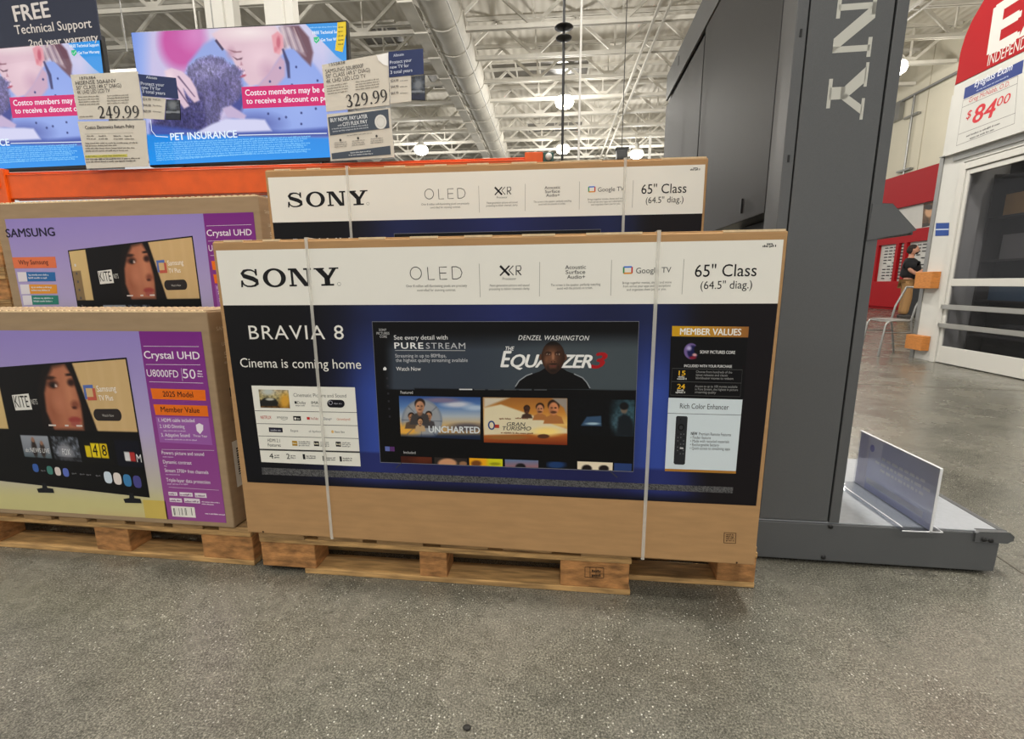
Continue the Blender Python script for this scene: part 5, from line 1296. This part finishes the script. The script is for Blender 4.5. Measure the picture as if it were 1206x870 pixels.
# ================================================================== DARK DISPLAY TOWER
tw = empty('display_tower', (1.70, .195, 0), YAWB); tag(tw, 'tall charcoal steel TV display tower with white sideways lettering, right of the cartons', 'display tower')
def TWP(x, y, z): return (x-1.70, y, z)   # local: origin at (1.70,.195)
b = MB(); b.box(-.03, 0, .012, .735, .62, .148); b.build('base', M['dark'], tw, bevel=.004)
b = MB(); b.box(-.02, .004, .148, .733, .616, .153); b.build('base_top', M['greytop'], tw, bevel=.002)
b = MB(); b.tube([(.700, -.002, .140), (.700, .61, .140)], .0, 3) if False else None
b = MB(); b.prism([(.655, .118), (.75, .118), (.765, .128), (.765, .142), (.752, .1535), (.665, .1535), (.655, .148)], -.006, .012, 'y'); b.prism([(.7355, .124), (.758, .124), (.765, .130), (.765, .142), (.755, .152), (.7355, .152)], .012, .64, 'y'); b.build('edge_bumper', M['dark'], tw, bevel=.004)
for x, z in ((.225, .141), (.215, .028), (.68, .128), (.70, .126)):
    s_ = MB(); s_.lathe((0, 0, 0), [(.001, .003), (.006, .003), (.008, 0)], 12); o = s_.build('bolt', M['black'], tw, loc=(x, -.0045 if x < .5 else -.0095, z)); o.rotation_euler = (math.pi/2, 0, 0)
for x in (.0, .68):
    f = MB(); f.lathe((x+.02, .05, 0), [(.001, 0), (.018, 0), (.018, .006), (.006, .007), (.006, .014)], 14); f.lathe((x+.02, .55, 0), [(.001, 0), (.018, 0), (.018, .006), (.006, .007), (.006, .014)], 14); f.build('levelling_foot', M['black'], tw)
b = MB(); b.box(.0, -.001, .157, .2145, .03, 2.75); b.build('front_panel', M['dark'], tw, bevel=.002)
b = MB(); b.box(.2205, .0, .153, .252, .10, 2.75); b.build('post', M['dark'], tw, bevel=.002)
b = MB(); b.box(-.034, .0, .153, -.004, .10, 2.75); b.build('post', M['dark'], tw, bevel=.002)
b = MB(); b.box(.214, .012, .153, .221, .03, 2.75); b.box(-.005, .012, .153, .001, .03, 2.75); b.build('shadow_gap', M['black'], tw)
for z in (1.62, 1.29, .9):
    s_ = MB(); s_.box(-.022, -.0015, z, -.016, .0, z+.02); s_.build('slot', M['black'], tw)
# body
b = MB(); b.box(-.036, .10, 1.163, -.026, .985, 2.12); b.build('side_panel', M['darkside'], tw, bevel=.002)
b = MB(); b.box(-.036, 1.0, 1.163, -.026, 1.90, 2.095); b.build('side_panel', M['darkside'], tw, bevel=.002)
b = MB(); b.box(-.040, .10, 2.128, -.026, 1.90, 2.285); b.build('top_rail', M['dark'], tw, bevel=.003)
b = MB(); b.box(-.022, .10, 1.168, .24, 1.90, 2.27); b.build('cabinet_body', M['black'], tw)
b = MB(); b.box(.06, .12, .153, .2, .6, 1.165); b.build('dark_void_fill', M['black'], tw)  # black block added to stand for the shade in the open space below
for y, z in ((.30, 1.19), (1.55, 2.2)):
    s_ = MB(); s_.box(-.0415, y, z, -.0355, y+.012, z+.05); s_.build('slot', M['black'], tw, bevel=.001)
b = MB(); b.box(-.033, 1.86, .0, -.02, 1.90, 1.163); b.box(-.033, 1.0, 0, -.02, 1.04, 1.163); b.build('rear_leg', M['dark'], tw)
# side bracket (pentagon plate with depth)
TA = Art((1.70, .195, 0), YAWB)
pts = [TA.uv(*p) for p in ((1020, 283), (1027.6, 239.4), (1050.6, 239.8), (1078.8, 271), (1068, 274.6))]
b = MB(); b.prism([tuple(p) for p in pts], -.003, .012, 'y'); b.build('shelf_bracket', M['dark'], tw, bevel=.001)
b = MB(); b.prism([tuple(pts[i]) for i in (1, 2, 3)]+[tuple(pts[3]-np.array([0, .012])), tuple(pts[2]-np.array([.0, .014])), tuple(pts[1]-np.array([0, .014]))], .012, .30, 'y'); b.build('shelf', M['dark'], tw)
# lettering: letters lie on their side, reading downwards
TL_ = Art((1.70, .195, 0), YAWB)
def side_glyph(A, name, u0, u1, v0, v1, col, layer):
    # letter top points to +u, letter left edge is at v0 (upper), right edge at v1 (lower)
    for kind, data in SLAB[name]:
        m_ = lambda p: np.array([u0+(u1-u0)*p[1], v0+(v1-v0)*p[0]])
        if kind == 'p': A.polyuv([m_(p) for p in data], col, layer)
        else:
            P, W_ = data; A.lineuv([m_(p) for p in P], [w*(u1-u0)*.9 for w in W_], col, layer)
ua = TL_.uv(974, 130)[0]
yT = TL_.uv(1022, 75); yB = TL_.uv(1013, 140.5)
uL = TL_.uv(973, 124)[0]; uR = TL_.uv(1027, 40)[0]; uR2 = TL_.uv(1030, 4)[0]
zY0, zY1 = TL_.uv(1021, 73.6)[1], TL_.uv(1015, 141)[1]
zN1 = TL_.uv(1026, 67)[1]
hgt = zY0-zY1; gap = zN1-zY0
u0_, u1_ = uL, TL_.uv(1023.6, 74.4)[0]
z = zY0; LWt = (198, 198, 190)
side_glyph(TL_, 'Y', u0_, u1_, zY0, zY1, LWt, 4)
wN = hgt*1.02; side_glyph(TL_, 'N', u0_, u1_, zN1+wN, zN1, LWt, 4)
wO = hgt*1.05; side_glyph(TL_, 'O', u0_, u1_, zN1+wN+gap+wO, zN1+wN+gap, LWt, 4)
zs = zN1+wN+2*gap+wO; side_glyph(TL_, 'S', u0_, u1_, zs+hgt*.9, zs, LWt, 4)
lt = TL_.build('lettering', M['card_print'], tw, label='white sideways brand lettering')

# white block of the neighbouring stand behind the base
b = MB(); b.box(1.93, .99, 0, 2.34, 1.25, .05); b.box(1.95, 1.0, .05, 2.32, 1.24, .22)
tag(b.build('white_plinth', M['white2'], bevel=.004), 'low white plinth on the floor behind the clear sign holder', 'plinth')

# clear sign holder on the base
sg = empty('sign_holder', (2.205, .145, .153)); tag(sg, 'clear acrylic sign holder with a pale violet notice standing on the tower base', 'sign holder')
q0, q1 = pX(1010.5, 505, 2.205), pX(1100, 548.5, 2.205)
y0_, y1_ = .150, .530; zt_ = float((q0[2]+q1[2])/2)-.153
b = MB(); b.box(-.0035, 0, 0, -.0015, y1_-y0_, zt_); b.box(.0015, 0, 0, .0035, y1_-y0_, zt_); b.build('panel', M['acrylic'], sg)
b = MB(); b.box(-.004, -.001, 0, .004, .001, zt_); b.box(-.004, 0, zt_, .004, y1_-y0_, zt_+.002); b.build('panel_edge', M['edge'], sg)
b = MB(); b.box(-.085, 0, .001, .0, y1_-y0_, .0035); b.box(-.087, 0, .001, -.085, y1_-y0_, .016); b.box(0, 0, .001, .035, y1_-y0_, .0035); b.build('foot', M['acrylic'], sg)
b = MB(); b.box(-.085, -.001, .001, .037, .001, .004); b.box(-.088, 0, .015, -.085, y1_-y0_, .017); b.box(.035, 0, .001, .037, y1_-y0_, .0045); b.build('foot_edge', M['edge'], sg)
N = Art((2.205, y1_, .153), -math.pi/2)
L_ = y1_-y0_
N.raw([(.004, .004), (L_-.004, .004), (L_-.004, zt_-.004), (.004, zt_-.004)], [(0, 1, 2, 3)], [(176, 180, 236), (190, 192, 228), (214, 216, 238), (206, 208, 252)], 0)
N.raw([(.004, .004), (.06, .004), (.06, zt_-.004), (.004, zt_-.004)], [(0, 1, 2, 3)], (224, 220, 244), 1)
N.raw([(.066, .03), (L_-.04, .03), (L_-.04, .052), (.066, .052)], [(0, 1, 2, 3)], (226, 226, 236), 1)
def ntext(st, u0, u1, v, h_, col):
    vs_, fs_ = text_mesh(st, 0.); X = (vs_[:, 0]-vs_[:, 0].min())/np.ptp(vs_[:, 0])*(u1-u0); N.raw(np.stack([u1-X, v+vs_[:, 1]/CAPH*h_], 1), fs_, col, 2)
rn = random.Random(11)
for v_, u0, u1 in ((zt_-.07, .13, L_-.06), (zt_-.092, .10, L_-.04), (zt_-.114, .13, L_-.06)):
    u_ = u0
    while u_ < u1:
        w_ = rn.uniform(.008, .03); N.raw([(u_, v_), (u_+w_, v_), (u_+w_, v_+.010), (u_, v_+.010)], [(0, 1, 2, 3)], (250, 250, 255), 2); u_ += w_+.006
N.ell  # noqa
for k_ in range(10): pass
N.raw([(.075+.012*math.cos(t), zt_-.045+.014*math.sin(t)) for t in np.linspace(0, 2*math.pi, 16, endpoint=False)], [tuple(range(16))], (90, 100, 210), 2)
nm = vcol_mat('notice_print', .4, alpha=.82)
nt_ = N.build('notice', nm, sg); nt_.location = (0.0006, L_, 0); nt_.rotation_euler = (0, 0, -math.pi/2)

# ================================================================== EXAM BOOTH ON THE RIGHT
BX = 5.5
b = MB(); b.box(BX, 4.47, 0, BX+.25, 4.78, 3.0); b.box(BX, .5, 2.22, BX+.25, 4.47, 3.0); b.box(BX, .5, 0, BX+.25, 3.25, 2.22)
b.build('wall_booth', M['white'], kind='structure')
b = MB(); b.box(BX+.25, 4.6, 0, 9.0, 4.78, 3.0); b.build('wall_booth_side', M['white'], kind='structure')
b = MB(); b.box(BX-.012, 4.74, 0, BX+.01, 4.795, 2.34); b.build('trim_4', M['grey'], kind='structure')
dr = MB(); dr.box(BX-.03, 4.40, 0, BX+.02, 4.47, 2.2); dr.box(BX-.03, 3.27, 2.13, BX+.02, 4.40, 2.2); dr.box(BX-.03, 3.22, 0, BX+.02, 3.27, 2.2)
door = dr.build('door_1', M['white2'], kind='structure', bevel=.004)
g_ = MB(); g_.box(BX-.015, 4.355, .01, BX+.02, 4.395, 2.12); g_.box(BX-.015, 3.275, .01, BX+.02, 3.40, 2.12); g_.box(BX-.015, 3.40, .01, BX+.02, 4.355, .2); g_.box(BX-.015, 3.40, .88, BX+.02, 4.355, .96); g_.box(BX-.015, 3.40, 2.07, BX+.02, 4.355, 2.12)
leaf = g_.build('door_leaf', M['white2'], door, bevel=.004)
g_ = MB(); g_.box(BX, 3.40, .2, BX+.008, 4.355, .88); g_.build('glass', M['doorglass'], leaf)
g_ = MB(); g_.box(BX, 3.40, .96, BX+.008, 4.355, 2.07); g_.build('glass', M['doorglass'], leaf)
for z in (.62, .41):
    g_ = MB(); g_.box(BX-.05, 3.3, z, BX-.03, 4.40, z+.055); g_.box(BX-.05, 4.38, z+.01, BX-.0, 4.40, z+.045); g_.box(BX-.05, 3.3, z+.01, BX, 3.32, z+.045); g_.build('push_bar', M['chrome'], leaf, bevel=.004)
b = MB(); b.box(BX+.6, 3.0, 0, BX+.65, 4.6, 2.3); b.build('wall_booth_inside', mat('dark_interior', (40, 38, 38), .6), kind='structure')
# dim shelf goods seen through the glass
sh = empty('dark_shelving', (BX+.42, 3.3, 0)); tag(sh, 'dim dark shelving with papers behind the booth door glass', 'shelving')
f = MB()
for z in (.3, .7, 1.15, 1.62, 2.05): f.box(0, -.05, z, .16, 1.25, z+.02)
f.box(0, -.07, 0, .16, -.05, 2.1); f.box(0, 1.25, 0, .16, 1.27, 2.1); f.build('shelf_frame', mat('dark_shelf', (70, 66, 64), .5), sh)
for y, z, w, h_, c in ((.75, 1.17, .3, .26, (120, 118, 116)), (.15, 1.17, .3, .2, (150, 146, 142)), (.8, 1.64, .3, .22, (190, 150, 90)), (.3, 1.64, .25, .26, (120, 120, 124)), (.6, .72, .5, .2, (70, 96, 120)), (.3, .32, .6, .14, (60, 60, 62))):
    MB().box(.01, y, z, .13, y+w, z+h_).build('shelf_item', mat('item', c, .5), sh)
for z0, z1, lab in ((.85, 1.045, 'orange wooden block on the white booth corner, upper one'), (.115, .29, 'orange wooden block on the white booth corner, lower one')):
    b = MB(); b.box(BX-.10, 4.53, z0, BX, 4.78, z1); tag(b.build('bumper_block', M['oak'], bevel=.006), lab, 'wooden block', 'wooden bumper blocks on the booth corner')
A = Art((BX, 4.8, 0), -math.pi/2); A.poly([(1102.6, 262.6), (1118.2, 262.2), (1117.4, 277.4), (1101.6, 277.8)], (30, 66, 140), 2); A.poly([(1102.2, 269.6), (1117.8, 269.2), (1117.7, 270.6), (1102.1, 271)], (190, 200, 220), 3)
o = A.build('blue_notice', M['card_print'], None); o.location = (BX-.001, 4.8, 0); o.rotation_euler = (0, 0, -math.pi/2); tag(o, 'small blue notice on the white booth corner above the upper block', 'notice'); solidify(o)
# eye exam sign
es = empty('exam_sign', (BX-.06, 4.8, 0)); tag(es, 'big red and white eye exam sign above the booth door', 'sign')
A = Art((BX-.06, 4.8, 0), -math.pi/2)
u_ = lambda x, y: tuple(A.uv(x, y))
yL = A.uv(1113, 184); wl = A.uv(1124.6, 100)
redpts = [u_(1124.6, 101), u_(1127, 88), u_(1131, 62), u_(1137, 42), u_(1145, 24), u_(1156, 5)]
r0 = redpts[-1]; redpts += [(r0[0]+.25, r0[1]+.3), (r0[0]+.8, r0[1]+.62), (r0[0]+1.6, r0[1]+.8), (r0[0]+2.4, r0[1]+.8), (r0[0]+2.4, wl[1])]
b = MB(); b.prism(redpts, 0, .05, 'y'); o = b.build('red_board', M['red'], es); o.rotation_euler = (0, 0, -math.pi/2)
z_lo, z_hi = float(yL[1]), float(wl[1])
b = MB(); b.prism([(yL[0], z_lo), (r0[0]+2.4, z_lo), (r0[0]+2.4, z_hi), (wl[0], z_hi)], 0, .05, 'y'); o = b.build('white_board', M['white'], es); o.rotation_euler = (0, 0, -math.pi/2)
LWr = (214, 211, 206)
A.text('E', (1165, 63.5), (1197, 46), 50, LWr, 2, .05)
e1 = A.uv(1197, 46); eb = A.uv(1165, 63.5)
def btxt(st, u0, u1, v, h_, col, bold=.0, layer=2):
    vs_, fs_ = text_mesh(st, 0.); X = (vs_[:, 0]-vs_[:, 0].min())/np.ptp(vs_[:, 0])*(u1-u0)+u0
    for k_ in ((0, -1, 1) if bold > .012 else (0,)): A.raw(np.stack([X+k_*bold*h_, v+vs_[:, 1]/CAPH*h_], 1), fs_, col, layer+.12*abs(k_)+.05*k_)
btxt('XAM', e1[0]+.05, e1[0]+1.05, float((e1[1]+eb[1])/2), .62, LWr, .05)
i0 = A.uv(1162.6, 78); i1 = A.uv(1206, 56)
wI = (i1[0]-i0[0])*11/7.6
btxt('INDEPENDENT', i0[0], i0[0]+wI, float(i0[1]), .105, LWr, .012)
N1 = (36, 56, 124)
A.poly([(1136.6, 103.6), (1206, 70), (1204, 86), (1134.8, 117)], N1, 1)
A.text('Eyeglass Exam', (1147.6, 103), (1192, 82), 7.5, (222, 226, 236), 2, .006, .15); A.greek((1150, 107.6), (1188, 90), (170, 180, 206), 2, h=1.6)
A.line([(1134.4, 118.5), (1199, 89), (1194.6, 145.5), (1126.4, 171.6)], .006, (120, 118, 118), 1, True); A.line([(1133.4, 126.6), (1198, 98.4)], .005, (120, 118, 118), 1); A.line([(1129, 158.4), (1196, 133)], .005, (120, 118, 118), 1)
A.text('Greg McNabb, O.D.', (1141, 121), (1189, 100.6), 5., (186, 70, 74), 2, .004, .1)
A.text('$', (1137.6, 140.6), (1143.4, 138.6), 9, (196, 30, 44), 2, .01, .15); A.text('84', (1145, 145.6), (1170.4, 136.8), 18.4, (196, 30, 44), 2, .03, .15); A.text('00', (1173.6, 125.6), (1188.8, 120), 10, (196, 30, 44), 2, .01, .15)
A.greek((1138, 161.6), (1178, 146), (90, 88, 88), 2, h=2.); A.greek((1142, 164.2), (1172, 152.6), (90, 88, 88), 2, h=2.)
o = A.build('print', M['card_print'], es); o.rotation_euler = (0, 0, -math.pi/2)
b = MB(); b.box(BX-.02, .6, 2.26, BX, 4.6, 2.30); b.box(BX-.05, .6, 2.335, BX, 4.76, 2.345); b.build('trim_5', M['grey'], kind='structure')

# metal chair near the booth
ch = empty('metal_chair', (5.35, 4.95, 0)); tag(ch, 'plain chair with grey tubular legs standing before the white booth corner', 'chair')
c0 = np.array([5.35, 4.95])
def cp(x, y, z): return (x-c0[0], y-c0[1], z)
S_ = .44
for y in (4.83, 5.17):
    l = MB(); l.tube([cp(5.14, y, 0), cp(5.18, y, .40), cp(5.21, y, .44), cp(5.26, y, .45), cp(5.46, y, .45)], .013, 8); l.build('leg', M['grey'], ch)
    l = MB(); l.tube([cp(5.56, y, 0), cp(5.47, y, .45), cp(5.50, y, .62), cp(5.60, y, .86)], .013, 8); l.build('leg', M['grey'], ch)
l = MB(); l.tube([cp(5.60, 4.83, .86), cp(5.60, 5.17, .86)], .013, 8); l.tube([cp(5.17, 4.83, .30), cp(5.50, 4.83, .30)], .009, 6); l.tube([cp(5.17, 5.17, .30), cp(5.50, 5.17, .30)], .009, 6); l.build('crossbar', M['grey'], ch)
l = MB(); l.tube([cp(5.21, 4.83, .44), cp(5.21, 5.17, .44)], .011, 8); l.box(*cp(5.22, 4.84, .452), *cp(5.48, 5.16, .462)); l.build('seat', M['grey'], ch, bevel=.003)

# ================================================================== OPTICAL DEPARTMENT
OX = 12.1
op = empty('optical_display', (OX, 15, 0)); tag(op, 'red and white eyeglass display wall beyond the booth', 'display wall')
def oy(x, y): return float(pX(x, y, OX)[1])
L0, L1 = 12.6-15, 18.6-15
b = MB(); b.box(0, L0, 0.08, .5, L1, .92); b.box(.06, L0, 0, .5, L1, .08); b.build('red_base', M['red'], op, bevel=.01)
b = MB(); b.box(.12, L0, .92, .5, L1, 4.2); b.build('back_wall', M['white'], op)
b = MB(); b.box(.0, L0, 3.24, .12, L1, 4.26); b.build('red_fascia', M['red'], op)
b = MB(); b.box(.02, L0, 2.12, .12, L1, 2.5); b.build('red_strip', M['red'], op)
for px_, in ((1028.5,), (1051.5,), (1061,), (1098,)):
    y = oy(px_, 320)-15; b = MB(); b.box(.02, y-.06, .92, .12, y+.06, 2.12); b.build('red_divider', M['red'], op)
b = MB(); b.box(-.01, L0, .5, .0, L1, .51); b.build('shadow_line', M['black'], op) if False else None
gl_ = MB(); rn = random.Random(5)
for px0, px1 in ((1032, 1050), (1053, 1059), (1063, 1096)):
    ya, yb_ = oy(px1, 320)-15, oy(px0, 320)-15
    n_ = max(2, int((yb_-ya)/.2))
    for i in range(n_):
        for k_ in range(11):
            if rn.random() < .12: continue
            y = ya+.06+(yb_-ya-.1)*i/n_; z = 1.0+k_*.10
            gl_.box(.10, y, z, .118, y+.055, z+.032); gl_.box(.10, y+.07, z, .118, y+.125, z+.032)
o = gl_.build('eyeglass_rows', mat('spectacle_frames', (60, 58, 62), .5), op, kind='stuff')
A = Art((OX, 15, 0), -math.pi/2)
def post(p):
    p.fill((96, 70, 44)); p.noise(.4, .8); p.blob(1089, 250, 4.4, 6, (206, 160, 120), .4); p.blob(1098, 250, 4.2, 7, (222, 176, 134), .4); p.blob(1089, 244, 5, 3, (40, 26, 20), .4); p.blob(1098, 242, 5, 3, (60, 40, 26), .4); p.mix((p.Y > 263)*.8, (40, 34, 30))
A.raster((1083, 240), (1104, 236), (1102, 263), (1081, 268), 26, 32, post, 2)
o = A.build('poster', M['card_print'], op); o.rotation_euler = (0, 0, -math.pi/2); o.location = (.115, 0, 0)
b = MB(); b.box(10.6, 11.6, 0.02, 11.3, 12.2, 1.0); b.box(10.55, 11.55, 1.0, 11.35, 12.25, 1.03); b.box(10.65, 11.65, 0, 11.25, 12.15, .02)
tag(b.build('low_cabinet', M['black'], bevel=.01), 'low black cabinet behind the legs of the standing person', 'cabinet')

# ================================================================== PERSON
def skin_mesh(name, joints, edges, m, parent, sub=2):
    me = bpy.data.meshes.new(name); me.from_pydata([j[0] for j in joints], edges, [])
    ob = bpy.data.objects.new(name, me); COL.objects.link(ob)
    sk = ob.modifiers.new('skin', 'SKIN'); sk.use_smooth_shade = True
    lay = me.skin_vertices[0] if len(me.skin_vertices) else None
    for i, j in enumerate(joints):
        r = j[1]; r = (r, r) if not isinstance(r, tuple) else r
        lay.data[i].radius = r
    lay.data[0].use_root = True
    ss = ob.modifiers.new('sub', 'SUBSURF'); ss.levels = sub; ss.render_levels = sub
    dg = bpy.context.evaluated_depsgraph_get(); m2 = bpy.data.meshes.new_from_object(ob.evaluated_get(dg))
    bpy.data.objects.remove(ob)
    m2.materials.clear(); m2.materials.append(m)
    for p_ in m2.polygons: p_.use_smooth = True
    o = bpy.data.objects.new(name, m2); COL.objects.link(o); o.parent = parent; return o
def sk_ready():
    return True
PP = pz(1062, 374, 0)
per = empty('person', (float(PP[0]), float(PP[1]), 0), -.55)
tag(per, 'standing person in black polo shirt and khaki trousers looking at a phone', 'person')
# local axes: +x is the direction faced
def person():
    try_skin = []
    J = [((0, 0, .98), (.12, .12)), ((.02, 0, 1.14), (.13, .12)), ((.02, 0, 1.30), (.13, .12)), ((-.01, 0, 1.42), (.09, .10)), ((0, 0, 1.52), .06), ((.03, 0, 1.60), .06),
         ((.0, .19, 1.41), .05), ((.0, .25, 1.20), .052), ((.14, .24, 1.10), .048), ((.30, .12, 1.20), .036),
         ((.0, -.19, 1.41), .05), ((.0, -.25, 1.20), .052), ((.14, -.24, 1.10), .048), ((.30, -.12, 1.22), .036),
         ((0, .10, .90), .08), ((.02, .10, .50), .06), ((-.02, .10, .10), .05), ((0, -.10, .90), .08), ((.05, -.12, .50), .06), ((.02, -.12, .10), .055)]
    E = [(0, 1), (1, 2), (2, 3), (3, 4), (4, 5), (3, 6), (6, 7), (7, 8), (8, 9), (3, 10), (10, 11), (11, 12), (12, 13), (0, 14), (14, 15), (15, 16), (0, 17), (17, 18), (18, 19)]
    body = skin_mesh('body', J, E, M['skin'], per)
    # head with face
    h = MB(); c = (.04, 0, 1.70)
    h.ball(c, .098, .078, .122, 18)
    h.ball((.075, 0, 1.655), .06, .052, .06, 12)
    h.ball((.142, 0, 1.69), .018, .014, .024, 8); h.ball((.03, .078, 1.695), .018, .01, .03, 8); h.ball((.03, -.078, 1.695), .018, .01, .03, 8)
    h.build('head', M['skin'], per)
    f = MB(); f.ball((.124, .03, 1.712), .012, .014, .009, 8); f.ball((.124, -.03, 1.712), .012, .014, .009, 8); f.ball((.126, 0, 1.643), .012, .026, .006, 8); f.build('eyes_and_mouth', M['hair'], per)
    h2 = MB(); h2.ball((.012, 0, 1.738), .104, .084, .098, 16); h2.ball((-.02, 0, 1.69), .085, .08, .09, 14); h2.build('hair', M['hair'], per)
    bd = MB(); bd.ball((.085, 0, 1.625), .056, .05, .036, 12); bd.build('beard', M['hair'], per)
    # clothing shells
    sj = [((0, 0, .96), (.20, .20)), ((.035, 0, 1.12), (.24, .22)), ((.045, 0, 1.26), (.23, .22)), ((-.01, 0, 1.41), (.16, .20)), ((0, 0, 1.50), .08),
          ((.0, .20, 1.40), .12), ((.01, .25, 1.20), .095), ((.0, -.20, 1.40), .12), ((.01, -.25, 1.20), .095)]
    skin_mesh('polo_shirt', sj, [(0, 1), (1, 2), (2, 3), (3, 4), (3, 5), (5, 6), (3, 7), (7, 8)], M['shirt'], per)
    pj = [((0, 0, 1.0), (.18, .175)), ((0, .10, .88), .125), ((.02, .10, .50), .10), ((-.02, .10, .08), .085), ((0, -.10, .88), .125), ((.05, -.12, .50), .10), ((.02, -.12, .08), .085)]
    skin_mesh('trousers', pj, [(0, 1), (1, 2), (2, 3), (0, 4), (4, 5), (5, 6)], M['khaki'], per)
    for y, x in ((.10, -.02), (-.12, .02)):
        s_ = MB(); s_.ball((x+.06, y, .045), .15, .055, .045, 12); s_.box(x-.08, y-.05, 0, x+.2, y+.05, .02); s_.build('shoe', M['shoe'], per, bevel=.005)
    # hands: palm and five fingers closed on the phone
    for sgn in (1, -1):
        hb = [((.30, sgn*.12, 1.205), .030), ((.345, sgn*.085, 1.225), (.034, .022))]; ed = [(0, 1)]
        for k_ in range(4):
            z = 1.200+.017*k_; i = len(hb); L2 = (.9, 1., .96, .8)[k_]
            hb += [((.355, sgn*.07, z), .0095), ((.355+.022*L2, sgn*.045, z), .009), ((.352+.012*L2, sgn*.02, z), .008)]; ed += [(1, i), (i, i+1), (i+1, i+2)]
        i = len(hb); hb += [((.325, sgn*.085, 1.25), .011), ((.335, sgn*.055, 1.265), .010)]; ed += [(1, i), (i, i+1)]
        skin_mesh('hand', hb, ed, M['skin'], per, 1)
person()
b = MB(); b.box(-.004, -.036, -.07, .004, .036, .07)
ph = b.build('phone', M['black'], None, bevel=.003)
mtx = Matrix.Translation((float(PP[0]), float(PP[1]), 0)) @ Matrix.Rotation(-.55, 4, 'Z') @ Matrix.Translation((.345, 0, 1.255)) @ Matrix.Rotation(-.5, 4, 'Y')
ph.matrix_world = mtx
tag(ph, 'small dark phone held in both hands by the standing person', 'phone')

# debris on the floor
A_ = pz(550, 858, 0); b = MB(); b.ball((0, 0, .004), .009, .007, .004, 10)
o = b.build('pebble', mat('dark_pebble', (34, 32, 30), .7), loc=(float(A_[0]), float(A_[1]), 0)); tag(o, 'tiny dark pebble on the concrete floor near the bottom edge', 'pebble')
